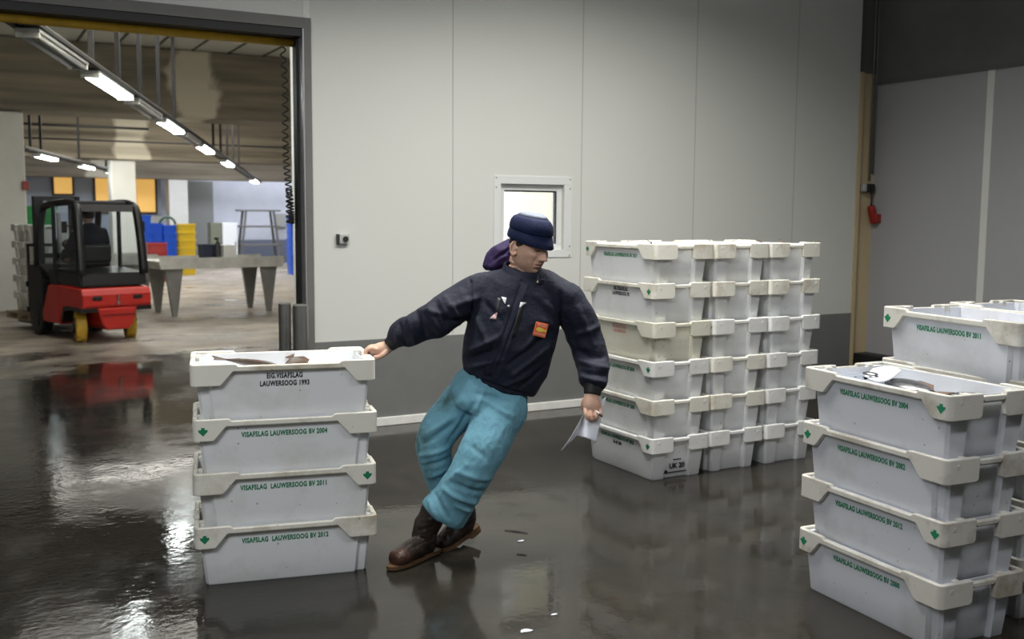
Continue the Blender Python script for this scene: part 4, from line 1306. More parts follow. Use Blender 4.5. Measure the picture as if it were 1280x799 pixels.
M_DIRT = mat('soiled_work_cotton', (0.075, 0.19, 0.235), 0.7, noise_amt=0.7, noise_scale=11, color2=(0.06, 0.09, 0.065), bump=0.35, bump_scale=200)
M_BOOT = mat('worn_brown_leather', (0.016, 0.010, 0.008), 0.42, noise_amt=0.8, noise_scale=16, color2=(0.045, 0.026, 0.019), bump=0.5, bump_scale=35)
M_TOE = mat('toe_leather', (0.075, 0.030, 0.018), 0.45, noise_amt=0.8, noise_scale=22, color2=(0.03, 0.016, 0.012), bump=0.3, bump_scale=50)
M_SOLE = mat('tan_sole', (0.15, 0.08, 0.035), 0.6, noise_amt=0.8, noise_scale=25, color2=(0.06, 0.03, 0.018))

# ---- head -----------------------------------------------------------------
HC = V((0.45, 0.057, 1.465))                                   # centre of the skull
yaw_h, pit_h, rol_h = R(47), R(10), R(3)
# head frame: -Y is the face, X is the head's left
HM = Matrix.Rotation(yaw_h, 3, 'Z') @ Matrix.Rotation(rol_h, 3, 'Y') @ Matrix.Rotation(pit_h, 3, 'X')
HS = 1.06
def hp(x, y, z): return HC + HM @ (Vector((x, y, z)) * HS)
def head_bm():
    bm = bmesh.new()
    nu, nv = 120, 96
    verts = []
    def G(x, z, cx, cz, sx, sz): return math.exp(-((x - cx) / sx) ** 2 - ((z - cz) / sz) ** 2)
    for i in range(nv + 1):
        th = PI * i / nv
        row = []
        for j in range(nu):
            ph = 2 * PI * j / nu
            dx, dy, dz = math.sin(th) * math.sin(ph), -math.sin(th) * math.cos(ph), math.cos(th)
            # skull
            a, b, c = 0.076, 0.097, 0.118
            x, y, z = a * dx, b * dy, c * dz
            if z < 0:
                k = min(1, -z / 0.118)
                x *= 1 - 0.24 * k ** 1.5                   # jaw narrows
                if dy > 0: y *= 1 - 0.30 * k                # nape
                else: y = y * (1 - 0.02 * k) - 0.012 * k * (1 if dy < -0.1 else 0) * math.sin(th)
            # flatten the face plane
            if dy < 0:
                f = -dy
                y += 0.010 * f ** 3
                ax = abs(x)
                e = 0.0
                e += 0.0065 * G(x, z, 0, 0.030, 0.045, 0.012) * 1.0                 # brow
                e += 0.004 * G(ax, z, 0.030, 0.026, 0.014, 0.007)
                e -= 0.0165 * G(ax, z, 0.031, 0.007, 0.016, 0.012)                   # sockets
                e += 0.0105 * G(ax, z, 0.031, 0.004, 0.0115, 0.0075)                  # lids over eyeballs
                e += 0.009 * G(ax, z, 0.046, -0.020, 0.018, 0.015)                   # cheekbones
                nz = max(0.0, min(1.0, (0.018 - z) / 0.052))                         # nose bridge to tip
                if -0.062 < z < 0.030:
                    prof = (0.005 + 0.027 * nz ** 1.2) * (1 if z > -0.036 else max(0, 1 - (-0.036 - z) / 0.012) ** 1.4)
                    e += prof * math.exp(-(x / (0.0085 + 0.0075 * nz)) ** 2)
                e += 0.0085 * G(ax, z, 0.014, -0.034, 0.0075, 0.0075)                # nostril wings
                e += 0.004 * G(x, z, 0, -0.055, 0.030, 0.014)                        # muzzle
                e += 0.0062 * G(x, z, 0, -0.0565, 0.019, 0.0048)                     # upper lip
                e += 0.0068 * G(x, z, 0, -0.0690, 0.017, 0.0052)                     # lower lip
                e -= 0.0045 * G(x, z, 0, -0.0627, 0.024, 0.0022)                     # mouth line
                e -= 0.0025 * G(ax, z, 0.027, -0.062, 0.006, 0.008)
                e -= 0.0035 * G(x, z, 0, -0.080, 0.020, 0.006)                       # under the lip
                e += 0.0100 * G(x, z, 0, -0.099, 0.022, 0.014)                       # chin
                e -= 0.0055 * G(ax, z, 0.031, -0.047, 0.006, 0.020)                   # cheek fold
                y -= e
            e2 = 0.004 * math.exp(-((z + 0.072) / 0.02) ** 2) * abs(dx)            # jaw corner
            x += math.copysign(e2, x)
            row.append(bm.verts.new(hp(x, y, z)))
        verts.append(row)
    for i in range(nv):
        for j in range(nu):
            bm.faces.new((verts[i][j], verts[i][(j + 1) % nu], verts[i + 1][(j + 1) % nu], verts[i + 1][j]))
    bmesh.ops.remove_doubles(bm, verts=bm.verts, dist=1e-5)
    bmesh.ops.recalc_face_normals(bm, faces=bm.faces)
    return bm
body = head_bm()
# ears
for s in (-1, 1):
    pts = []; 
    for q in range(11):
        an = R(-120 + q * 28)
        pts.append(hp(s * (0.079 + 0.006 * math.sin(q / 10 * PI)), 0.014 - 0.014 * math.cos(an) * -1, -0.006 + 0.029 * math.sin(an) * -1 * -1))
    pts = [hp(s * (0.076 + 0.010 * max(0, math.sin((q - 1) / 9 * PI))), 0.012 + 0.017 * math.sin(R(-20 + q * 20)), -0.006 + 0.030 * math.cos(R(-20 + q * 20))) for q in range(11)]
    tube(body, pts, [0.0045, .005, .0055, .0055, .0055, .005, .005, .005, .006, .0065, .006], seg=8, k=2)
    ellipsoid(body, hp(s * 0.076, 0.016, -0.004), (0.006, 0.014, 0.026), HM, 16, 10)
    ellipsoid(body, hp(s * 0.078, 0.004, -0.030), (0.005, 0.007, 0.010), HM, 12, 8)
    ellipsoid(body, hp(s * 0.077, 0.000, -0.006), (0.005, 0.005, 0.009), HM, 10, 8)
# neck, trunk and limbs under the clothes
tube(body, [hp(0, 0.02, -0.03), hp(0, 0.030, -0.085), V((0.433, 0.083, 1.332)), V((0.418, 0.075, 1.257))], [(.060, .060), (.057, .057), (.062, .060), (.075, .07)], seg=24)
tube(body, [V((0.418, 0.077, 1.268)), V((0.393, 0.068, 1.181)), V((0.367, 0.052, 1.031)), V((0.308, 0.054, 0.858)), V((0.27, 0.052, 0.743))], [(.09, .10), (.10, .15), (.10, .15), (.10, .135), (.10, .13)], seg=24, up=(0, 1, 0))
tube(body, [V((0.244, 0.078, 1.282)), V((0.076, -0.013, 1.175)), V((0.022, -0.037, 1.144)), V((-0.091, -0.014, 1.073)), V((-0.2, 0.019, 1.004))], [.05, .045, .042, .036, (.024, .030)], seg=20)
tube(body, [V((0.623, 0.072, 1.22)), V((0.716, 0.076, 1.068)), V((0.747, 0.066, 0.974)), V((0.749, -0.025, 0.874)), V((0.745, -0.093, 0.799))], [.05, .045, .042, .036, (.024, .029)], seg=20, up=(0, 1, 0))
tube(body, [V((0.331, 0.053, 0.751)), V((0.248, -0.077, 0.559)), V((0.194, -0.126, 0.476)), V((0.089, -0.081, 0.331)), V((0.006, -0.036, 0.175))], [.085, .065, .055, .045, .03], seg=20, up=(0, 1, 0))
tube(body, [V((0.177, 0.085, 0.767)), V((0.047, 0.031, 0.63)), V((0, 0.002, 0.547)), V((0.057, 0.06, 0.331)), V((0.141, 0.152, 0.146))], [.08, .065, .055, .042, .03], seg=20, up=(0, 1, 0))

def finger(bm, pts, r0=0.0095, r1=0.0072):
    n = len(pts)
    tube(bm, [V(p) for p in pts], [r0 + (r1 - r0) * i / (n - 1) for i in range(n)], seg=12, k=4, round_ends=True)
# right hand: closed over the end rim of the crate
tube(body, [V((-0.192, 0.02, 1.008)), V((-0.215, 0.023, 0.994)), V((-0.246, 0.027, 0.984)), V((-0.277, 0.032, 0.981))], [(.026, .030), (.031, .037), (.033, .044), (.026, .042)], seg=20, k=4, up=(0, 0, 1), round_ends=True)
for q, (dz, lx) in enumerate(((-0.036, 0), (-0.012, -1.5), (0.012, -1.0), (0.033, 0.5))):
    b = 4.78 + dz
    k1 = V((-0.265, 0.028, 0.995)); 
    off = Vector((0, dz, 0.003 * (1 - abs(q - 1.5))))
    f = [V((-0.254, 0.027, 0.988)) + off, V((-0.28, 0.028, 0.995)) + off + Vector((lx * .002, 0, 0)), V((-0.302, 0.027, 0.985)) + off + Vector((lx * .002, 0, 0)), V((-0.31, 0.025, 0.967)) + off + Vector((lx * .001, 0, 0)), V((-0.298, 0.024, 0.95)) + off]
    finger(body, f, 0.0118 if q < 3 else 0.010, 0.0095 if q < 3 else 0.0085)
# thumb on the outside, under the rim edge, towards the camera
finger(body, [V((-0.208, -0.003, 0.984)), V((-0.225, -0.02, 0.966)), V((-0.247, -0.026, 0.955)), V((-0.266, -0.021, 0.953))], 0.0145, 0.0105)
# left hand: hanging, fingers curled round the paper and pen
tube(body, [V((0.745, -0.087, 0.809)), V((0.743, -0.094, 0.78)), V((0.745, -0.102, 0.752)), V((0.749, -0.105, 0.73))], [(.024, .031), (.026, .036), (.024, .042), (.020, .041)], seg=20, k=4, up=(0, 1, 0), round_ends=True)
LF = [((0.715, -0.107, 0.734), (0.716, -0.127, 0.71), (0.726, -0.124, 0.691), (0.735, -0.103, 0.696)),
      ((0.737, -0.113, 0.728), (0.738, -0.133, 0.704), (0.746, -0.129, 0.688), (0.751, -0.108, 0.697)),
      ((0.759, -0.111, 0.729), (0.762, -0.13, 0.707), (0.766, -0.127, 0.694), (0.767, -0.108, 0.701)),
      ((0.78, -0.104, 0.736), (0.784, -0.121, 0.717), (0.787, -0.117, 0.705), (0.784, -0.102, 0.711))]
for q, f in enumerate(LF): finger(body, f, 0.0108 if q < 3 else 0.009, 0.0085 if q < 3 else 0.0075)
finger(body, [(0.712, -0.09, 0.776), (0.704, -0.083, 0.744), (0.714, -0.076, 0.717), (0.729, -0.073, 0.701)], 0.0125, 0.009)
bo = obj('body', body, [M_SKIN, M_LIP, M_BROW, M_EYEW], worker)
remesh(bo, 0.0026, 1, 0.4)
# colour lips and brows by where they lie on the head
inv = HM.inverted()
co, no = arr(bo.data)
loc = (co - np.array(HC)) @ np.array(inv).T
def colour():
    me = bo.data
    cen = np.empty(len(me.polygons) * 3, np.float32); me.polygons.foreach_get('center', cen); cen = cen.reshape(-1, 3)
    lc = (cen - np.array(HC)) @ np.array(inv).T
    x, y, z = lc[:, 0], lc[:, 1], lc[:, 2]
    mi = np.zeros(len(lc), np.int32)
    fr = (y < -0.05) & (np.abs(z) < 0.13)
    lip = fr & (np.abs(x) < 0.026) & (np.abs(z + 0.0628) < 0.0105 * np.sqrt(np.clip(1 - (x / 0.027) ** 2, 0, 1)))
    mi[lip] = 1
    ax = np.abs(x)
    brow = fr & (ax > 0.012) & (ax < 0.052) & (np.abs(z - (0.0265 + 0.004 * np.sin((ax - 0.012) / 0.04 * np.pi))) < 0.0035)
    mi[brow] = 2
    lash = fr & (ax > 0.017) & (ax < 0.045) & (np.abs(z - (0.0015 - 0.0028 * np.sin((ax - 0.017) / 0.028 * np.pi) + 0.001)) < 0.0022)
    mi[lash] = 2
    mi[fr & (np.abs(x) < 0.022) & (np.abs(z + 0.0628) < 0.0012)] = 2
    me.polygons.foreach_set('material_index', mi); me.update()
colour()

# ---- hair ------------------------------------------------------------------
bm = bmesh.new()
rings = []
for z, kx, a0, a1 in ((-0.045, .93, 35, 145), (-0.025, .97, 22, 158), (-0.005, 1.0, 12, 168), (0.012, 1.01, -14, 194), (0.035, 1.02, -22, 202), (0.06, 1.02, -24, 204)):
    rr = math.sqrt(max(0, 1 - (z / .118) ** 2))
    rg = []
    for j in range(24):
        an = R(a0 + j * ((a1 - a0) / 23))            # round the back from temple to temple
        rg.append(hp(0.076 * kx * rr * math.cos(an) * (1.0), 0.097 * kx * rr * math.sin(an) * (0.86 if z < 0 else 1), z))
    rings.append(rg)
vs = [[bm.verts.new(p) for p in r] for r in rings]
for a_, b_ in zip(vs, vs[1:]):
    for j in range(23): bm.faces.new((a_[j], a_[j + 1], b_[j + 1], b_[j]))
h = obj('hair', bm, M_BROW, worker, smooth=True)
sm = h.modifiers.new('t', 'SOLIDIFY'); sm.thickness = 0.006; sm.offset = 0

# ---- cap -------------------------------------------------------------------
def cap_ring(z, kx, ky, fwd=0.0, tilt=0.0, n=56, wob=0.0, seed=0):
    rg = []
    for j in range(n):
        an = 2 * PI * j / n
        x = kx * math.cos(an); y = ky * math.sin(an) + 0.006
        f = max(0, -math.sin(an))
        y -= fwd * f
        zz = z + 0.004 + 0.07 * tilt * (y / 0.1)
        k = 1 + wob * noise.noise(Vector((math.cos(an) * 2.2, math.sin(an) * 2.2, seed + z * 30)))
        rg.append(hp(x * k * .965, y * k * .965, zz))
    return rg
bm = bmesh.new()
loft(bm, [cap_ring(0.028, .080, .101, .006, .16), cap_ring(0.022, .090, .112, .018, .16), cap_ring(0.026, .0925, .114, .020, .16), cap_ring(0.045, .0925, .112, .012, .13),
          cap_ring(0.064, .0905, .108, .004, .09), cap_ring(0.068, .088, .105, .003, .08)], cap=False)
bo2 = obj('cap_band', bm, M_NAVYC, worker, smooth=True)
sm = bo2.modifiers.new('t', 'SOLIDIFY'); sm.thickness = 0.003; sm.offset = -1
bm = bmesh.new()
loft(bm, [cap_ring(0.066, .088, .105, .003, .08), cap_ring(0.072, .0915, .109, .003, .08, wob=.03), cap_ring(0.09, .0925, .110, .003, .06, wob=.05), cap_ring(0.108, .088, .106, 0, .04, wob=.06, seed=2),
          cap_ring(0.124, .079, .094, 0, .02, wob=.07, seed=3), cap_ring(0.134, .064, .077, 0, .01, wob=.06, seed=4)], cap=False)
cc = obj('cap_crown', bm, M_NAVYC, worker, smooth=True)
sm = cc.modifiers.new('t', 'SOLIDIFY'); sm.thickness = 0.003; sm.offset = -1
bm = bmesh.new()
loft(bm, [cap_ring(0.1335, .0645, .0775, 0, .01, wob=.06, seed=4), cap_ring(0.146, .054, .064, 0, 0), cap_ring(0.153, .03, .035, 0, 0)])
ct = obj('cap_top', bm, mat('pale_grey_cloth', (0.22, 0.25, 0.31), 0.7, bump=.3, bump_scale=150), worker, smooth=True); ct['label'] = 'pale grey cloth top of the cap'

# ---- jacket ----------------------------------------------------------------
lean = (V((0.411, 0.067, 1.276)) - V((0.3, 0.05, 0.82))).normalized()
acr = Vector((0.97, 0.0, -0.22)); acr = (acr - lean * acr.dot(lean)).normalized()
dep = lean.cross(acr); dep.normalize()
bm = bmesh.new()
TR = [((0.327, 0.048, 0.798), .152, .118), ((0.327, 0.05, 0.817), .168, .128), ((0.33, 0.054, 0.858), .188, .142), ((0.345, 0.052, 0.935), .208, .150), ((0.363, 0.051, 1.019), .214, .150), ((0.378, 0.06, 1.106), .216, .148),
      ((0.396, 0.068, 1.185), .212, .142), ((0.407, 0.075, 1.253), .200, .125), ((0.422, 0.08, 1.306), .150, .110), ((0.433, 0.083, 1.328), .105, .098), ((0.44, 0.085, 1.347), .090, .090)]
rows = catmull([list(c) + [a, b] for c, a, b in TR], 3)
loft(bm, [ring(r[:3], r[3], r[4], acr, dep, 40, 0.9) for r in rows])
# shoulder slopes
tube(bm, [V((0.456, 0.081, 1.313)), V((0.532, 0.079, 1.287)), V((0.615, 0.073, 1.235)), V((0.669, 0.078, 1.186))], [(.062, .085), (.070, .088), (.080, .088), (.07, .08)], seg=24, k=4)
tube(bm, [V((0.418, 0.081, 1.313)), V((0.335, 0.08, 1.301)), V((0.237, 0.066, 1.267)), V((0.178, 0.053, 1.23))], [(.060, .085), (.066, .088), (.076, .086), (.07, .08)], seg=24, k=4)
# sleeves
tube(bm, [V((0.316, 0.076, 1.267)), V((0.234, 0.066, 1.26)), V((0.149, 0.031, 1.217)), V((0.062, -0.025, 1.165)), V((0.022, -0.038, 1.136)), V((-0.034, -0.03, 1.113)), V((-0.087, -0.013, 1.081)), V((-0.13, 0.005, 1.067)), V((-0.158, 0.014, 1.051)), V((-0.181, 0.016, 1.024))],
     [.080, (.090, .088), (.086, .084), (.084, .080), (.086, .08), (.078, .076), (.070, .070), (.068, .068), (.055, .055), (.040, .044)], seg=28, k=4)
tube(bm, [V((0.555, 0.075, 1.254)), V((0.627, 0.081, 1.216)), V((0.685, 0.083, 1.136)), V((0.721, 0.083, 1.041)), V((0.747, 0.065, 0.959)), V((0.756, 0.02, 0.912)), V((0.757, -0.025, 0.874)), V((0.754, -0.058, 0.845)), V((0.75, -0.07, 0.825))],
     [.085, (.092, .088), (.088, .084), (.086, .082), (.082, .08), (.076, .074), (.070, .068), (.060, .060), (.046, .046)], seg=28, k=4, up=(0, 1, 0))
jk = obj('jacket', bm, M_NAVY, worker)
remesh(jk, 0.0065, 6, 0.6)
J = [
 # right sleeve (picture left): rings of folds round elbow and forearm
 ((-0.062, -0.084, 1.17), (-0.027, -0.065, 1.061), .012, -.014), ((-0.098, -0.057, 1.141), (-0.069, -0.049, 1.029), .012, .010), ((-0.006, -0.092, 1.197), (0.037, -0.082, 1.093), .013, .012), ((0.03, -0.09, 1.212), (0.081, -0.08, 1.119), .011, -.013),
 ((-0.144, -0.04, 1.113), (-0.116, -0.03, 1.019), .010, -.010), ((0.065, -0.067, 1.239), (0.134, -0.057, 1.143), .012, .008), ((-0.036, -0.083, 1.181), (0.067, -0.095, 1.168), .012, .008),
 ((-0.161, -0.023, 1.085), (-0.147, -0.02, 1.017), .008, .007), ((0.087, -0.072, 1.196), (0.218, -0.027, 1.237), .014, .009), ((0.08, -0.078, 1.137), (0.171, -0.058, 1.136), .012, -.008),
 # armhole seams
 ((0.18, 0, 1.309), (0.197, -0.06, 1.118), .007, -.011), ((0.596, -0.004, 1.264), (0.613, -0.027, 1.042), .007, -.010),
 # left sleeve
 ((0.658, -0.005, 1.059), (0.794, 0.019, 1.102), .013, .007), ((0.681, -0.013, 0.985), (0.81, 0.005, 0.96), .013, -.013), ((0.688, -0.037, 0.943), (0.812, -0.021, 0.911), .012, .012), ((0.7, -0.082, 0.897), (0.809, -0.063, 0.888), .009, -.010),
 ((0.691, -0.104, 0.879), (0.803, -0.087, 0.854), .010, .008), ((0.678, -0.012, 1.191), (0.756, -0.01, 1.015), .012, .007), ((0.634, -0.018, 1.135), (0.68, -0.023, 0.986), .011, -.007),
 # front placket and torso drapes
 ((0.417, -0.029, 1.313), (0.273, -0.095, 0.874), .006, -.006), ((0.447, -0.041, 1.299), (0.31, -0.096, 0.867), .006, .005),
 ((0.176, -0.073, 0.989), (0.33, -0.085, 1.066), .014, .011), ((0.154, -0.077, 0.945), (0.309, -0.091, 1.007), .012, -.013), ((0.162, -0.081, 0.908), (0.317, -0.096, 0.956), .012, .012),
 ((0.376, -0.094, 0.882), (0.559, -0.069, 1.028), .013, .010), ((0.361, -0.099, 0.935), (0.558, -0.073, 1.085), .012, -.011), ((0.413, -0.09, 0.826), (0.538, -0.07, 0.924), .011, -.010), ((0.339, -0.089, 0.836), (0.449, -0.094, 0.883), .010, .008),
 ((0.248, -0.049, 1.217), (0.319, -0.078, 1.139), .012, -.007), ((0.212, -0.057, 1.143), (0.264, -0.079, 1.028), .012, .009), ((0.491, -0.047, 1.241), (0.573, -0.044, 1.167), .014, .006), ((0.43, -0.093, 0.994), (0.521, -0.068, 1.132), .012, .006),
 ((0.191, -0.064, 0.876), (0.458, -0.074, 0.782), .006, -.007),
]
cloth(jk, J, 0.0075, 8.0, fine=0.0016, fs=1.7)
# knitted cuffs
bm = bmesh.new()
tube(bm, [V((-0.154, 0.013, 1.047)), V((-0.181, 0.017, 1.024)), V((-0.202, 0.019, 1.006))], [(.043, .047), (.038, .043), (.033, .038)], seg=24, k=3, cap=True)
obj('cuff', bm, M_BLACK, worker, smooth=True)
bm = bmesh.new()
tube(bm, [V((0.752, -0.068, 0.843)), V((0.749, -0.08, 0.819)), V((0.746, -0.088, 0.796))], [(.046, .047), (.038, .043), (.033, .038)], seg=24, k=3, cap=True, up=(0, 1, 0))
obj('cuff', bm, M_BLACK, worker, smooth=True)
# stand-up collar, open at the throat
bm = bmesh.new()
cv = []
for i in range(33):
    u = i / 32; an = R(-90 + 22 + u * 316)
    low = V((0.437, 0.082, 1.324)) + acr * (0.118 * math.cos(an)) + dep * (-0.102 * math.sin(an) * -1)
    hgt = 0.062 + 0.020 * abs(math.cos(an))
    mid = V((0.448, 0.085, 1.347)) + acr * (0.118 * math.cos(an)) + dep * (0.106 * math.sin(an))
    top = V((0.463, 0.089, 1.385)) + acr * (0.122 * math.cos(an)) + dep * (0.104 * math.sin(an))
    low = V((0.433, 0.08, 1.306)) + acr * (0.124 * math.cos(an)) + dep * (0.110 * math.sin(an))
    f = abs(u - .5) * 2
    top = top - lean * 0.058 * f ** 2; mid = mid - lean * .026 * f ** 2
    cv.append([bm.verts.new(p) for p in (low, mid, top)])
for a_, b_ in zip(cv, cv[1:]):
    for j in range(2): bm.faces.new((a_[j], a_[j + 1], b_[j + 1], b_[j]))
col_ = obj('collar', bm, M_NAVY, worker, smooth=True)
s1 = col_.modifiers.new('t', 'SOLIDIFY'); s1.thickness = 0.012; s1.offset = 0
s2 = col_.modifiers.new('s', 'SUBSURF'); s2.levels = 2; s2.render_levels = 2
# hood lying behind the neck
bm = bmesh.new()
tube(bm, [V((0.254, 0.147, 1.369)), V((0.288, 0.17, 1.395)), V((0.333, 0.193, 1.421)), V((0.379, 0.215, 1.436)), V((0.434, 0.222, 1.413)), V((0.48, 0.188, 1.376))],
     [(.020, .035), (.048, .06), (.066, .07), (.066, .07), (.055, .06), (.035, .04)], seg=20, k=4, round_ends=True)
hd = obj('hood', bm, M_HOOD, worker)
remesh(hd, 0.006, 3)
cloth(hd, [((0.259, 0.089, 1.387), (0.379, 0.138, 1.469), .008, -.012), ((0.289, 0.087, 1.372), (0.372, 0.121, 1.402), .008, .010), ((0.304, 0.094, 1.433), (0.387, 0.124, 1.432), .007, -.008)], .011, 11, fs=1.4)
# zip pockets with reflective tabs, chest badge, press stud
def onchest(px_pt, n=0.0):
    """drop a point on the jacket front along the body's depth axis"""
    p = V(px_pt)
    o_ = p - dep * 0.0
    dirv = Vector((0, 1, 0))
    ok, hit, nor, _ = jk.ray_cast(p - dirv * 0.4, dirv)
    if not ok: return p, -dirv
    return hit - dirv * n, nor
def patch(name, pts, m, lift=0.002, parent=None, sub=8):
    """a small cloth piece draped over the jacket front; pts: 4 corners"""
    bm = bmesh.new(); g = []
    A, B, C, D = [V(p) for p in pts]
    for i in range(sub + 1):
        row = []
        for j in range(sub + 1):
            u, v = i / sub, j / sub
            p = A * (1 - u) * (1 - v) + B * u * (1 - v) + C * u * v + D * (1 - u) * v
            h_, _n = onchest(p, lift)
            row.append(h_)
        g.append(row)
    gs = [[bm.verts.new(p) for p in r] for r in g]
    for i in range(sub):
        for j in range(sub): bm.faces.new((gs[i][j], gs[i + 1][j], gs[i + 1][j + 1], gs[i][j + 1]))
    o = obj(name, bm, m, parent or worker, smooth=True)
    md = o.modifiers.new('t', 'SOLIDIFY'); md.thickness = 0.0015; md.offset = 1
    return o
BA, BB, BC, BD = [V(q) for q in ((0.48, -0.078, 1.133), (0.542, -0.08, 1.115), (0.523, -0.086, 1.054), (0.461, -0.084, 1.073))]
bu = (BB - BA).normalized(); bv_ = (BA - BD).normalized()
bcen, bn = onchest((BA + BC) / 2)
bn = (-bu.cross(bv_)).normalized()
if bn.y > 0: bn = -bn
# fit the badge plane: fish and letters lie just above it
ha, _ = onchest(BA); hb, _ = onchest(BB); hd_, _ = onchest(BD); hc_, _ = onchest(BC)
bu = (hb - ha).normalized(); bv_ = (ha - hd_).normalized(); bn = bu.cross(bv_).normalized()
if bn.y > 0: bn = -bn
bo_ = (ha + hb + hc_ + hd_) / 4
mxd = max((onchest(bo_ + bu * (a_ * .011) + bv_ * (b_ * .011))[0] - bo_).dot(bn) for a_ in range(-3, 4) for b_ in range(-3, 4))
bo_ = bo_ + bn * (mxd + 0.0015)
bv_ = bn.cross(bu) if bn.cross(bu).z > 0 else -bn.cross(bu)
BM = Matrix(((bu.x, -bn.x, bv_.x, bo_.x), (bu.y, -bn.y, bv_.y, bo_.y), (bu.z, -bn.z, bv_.z, bo_.z), (0, 0, 0, 1)))
bm = bmesh.new(); box(bm, -.0325, .0325, -.0005, .006, -.0325, .0325, BM, bev=.0015, seg=1)
bd = obj('chest_badge', bm, mat('badge_orange', (0.85, 0.16, 0.05), 0.6), worker)
bd['label'] = 'orange square badge with a yellow fish and small lettering'
bm = bmesh.new()
pts = []
for q in range(24):
    an = 2 * PI * q / 24
    pts.append((-0.003 + 0.0225 * math.cos(an), 0.0095 * math.sin(an) * (1 - .25 * math.cos(an))))
prism(bm, pts, 'y', -0.0022, -0.0006)
prism(bm, [(0.016, 0), (0.030, 0.009), (0.027, 0), (0.030, -0.009)], 'y', -0.0022, -0.0006)
bmesh.ops.transform(bm, matrix=BM, verts=bm.verts)
obj('badge_fish', bm, mat('badge_yellow', (0.95, 0.75, 0.12), 0.6), bd)
bm = bmesh.new()
merge(bm, text_mesh('VISSER', 0.0165, T(0, -.0016, 0.020), bold=0.0004, extrude=.0005)); merge(bm, text_mesh('BAKKER', 0.0150, T(0, -.0016, -0.020), bold=0.0003, extrude=.0005))
bmesh.ops.transform(bm, matrix=BM, verts=bm.verts)
obj('badge_letters', bm, mat('badge_pink', (0.95, 0.45, 0.32), 0.6), bd)
M_TAB_ = mat('reflective_tab', (0.75, 0.76, 0.78), 0.4)
patch('pocket_tab', ((0.323, -0.067, 1.244), (0.349, -0.067, 1.24), (0.343, -0.07, 1.212), (0.339, -0.07, 1.214)), M_TAB_, .004, sub=4)['label'] = 'silver corner tab'
patch('pocket_tab', ((0.412, -0.069, 1.221), (0.441, -0.069, 1.218), (0.409, -0.072, 1.196), (0.407, -0.071, 1.198)), M_TAB_, .004, sub=4)['label'] = 'silver corner tab'
patch('pocket_tab', ((0.302, -0.074, 1.172), (0.306, -0.074, 1.171), (0.302, -0.077, 1.142), (0.269, -0.077, 1.144)), mat('pinkish_tab', (0.62, 0.42, 0.42), 0.5), .004, sub=4)['label'] = 'pinkish corner tab'
patch('pocket_flap', ((0.403, -0.07, 1.212), (0.429, -0.071, 1.205), (0.389, -0.085, 1.063), (0.375, -0.086, 1.059)), M_BLACK, .0025, sub=8)
patch('pocket_flap', ((0.307, -0.067, 1.241), (0.322, -0.067, 1.237), (0.301, -0.078, 1.139), (0.288, -0.078, 1.139)), M_BLACK, .0025, sub=8)
patch('front_placket', ((0.409, -0.059, 1.315), (0.446, -0.061, 1.297), (0.284, -0.105, 0.876), (0.24, -0.103, 0.89)), M_NAVY, .0035, sub=20)
for q in ((0.358, -0.071, 1.203),):
    hh, _n = onchest(q, .007)
    bm = bmesh.new(); ellipsoid(bm, hh, (.0055, .003, .0055), None, 12, 8); obj('press_stud', bm, mat('stud_white', (.7, .7, .66), .3), worker, smooth=True)
# collar cord end
bm = bmesh.new(); tube(bm, [V((0.506, -0.014, 1.364)), V((0.494, -0.037, 1.34)), V((0.49, -0.054, 1.315))], [.003, .003, .004], seg=8); obj('cord', bm, M_BLACK, worker, smooth=True)
bm = bmesh.new(); ellipsoid(bm, (0.49, -0.06, 1.313), (.005, .005, .006), None, 10, 8); obj('cord_stopper', bm, mat('stopper_tan', (.45, .38, .28), .5), worker, smooth=True)

# ---- trousers --------------------------------------------------------------
bm = bmesh.new()
TP = [((0.296, 0.053, 0.843), .150, .112), ((0.281, 0.049, 0.805), .176, .125), ((0.266, 0.044, 0.759), .186, .135), ((0.252, 0.03, 0.716), .180, .130), ((0.241, 0.026, 0.686), .15, .115)]
rows = catmull([list(c) + [a, b] for c, a, b in TP], 3)
hax = Vector((0.93, 0, -0.33)).normalized(); hdp = Vector((0, 1, 0))
loft(bm, [ring(r[:3], r[3], r[4], hax, hdp, 36, 0.9) for r in rows])
tube(bm, [V((0.346, 0.035, 0.769)), V((0.332, 0.008, 0.705)), V((0.288, -0.05, 0.625)), V((0.238, -0.11, 0.529)), V((0.206, -0.127, 0.461)), V((0.157, -0.116, 0.375)), V((0.112, -0.094, 0.3)), V((0.074, -0.08, 0.242)), V((0.058, -0.077, 0.218))],
     [(.10, .10), (.115, .118), (.108, .108), (.10, .102), (.098, .098), (.094, .094), (.094, .100), (.096, .112), (.092, .112)], seg=32, k=4, up=(0, 1, 0))
tube(bm, [V((0.186, 0.066, 0.778)), V((0.137, 0.06, 0.717)), V((0.066, 0.032, 0.645)), V((0.011, 0.003, 0.558)), V((0.011, 0.005, 0.481)), V((0.032, 0.036, 0.388)), V((0.071, 0.076, 0.287)), V((0.101, 0.098, 0.214))],
     [(.09, .09), (.105, .105), (.096, .094), (.090, .086), (.082, .078), (.074, .068), (.078, .074), (.08, .08)], seg=32, k=4, up=(0, 1, 0))
tr_ = obj('trousers', bm, [M_TROU, M_DIRT], worker)
remesh(tr_, 0.0065, 5, 0.6)
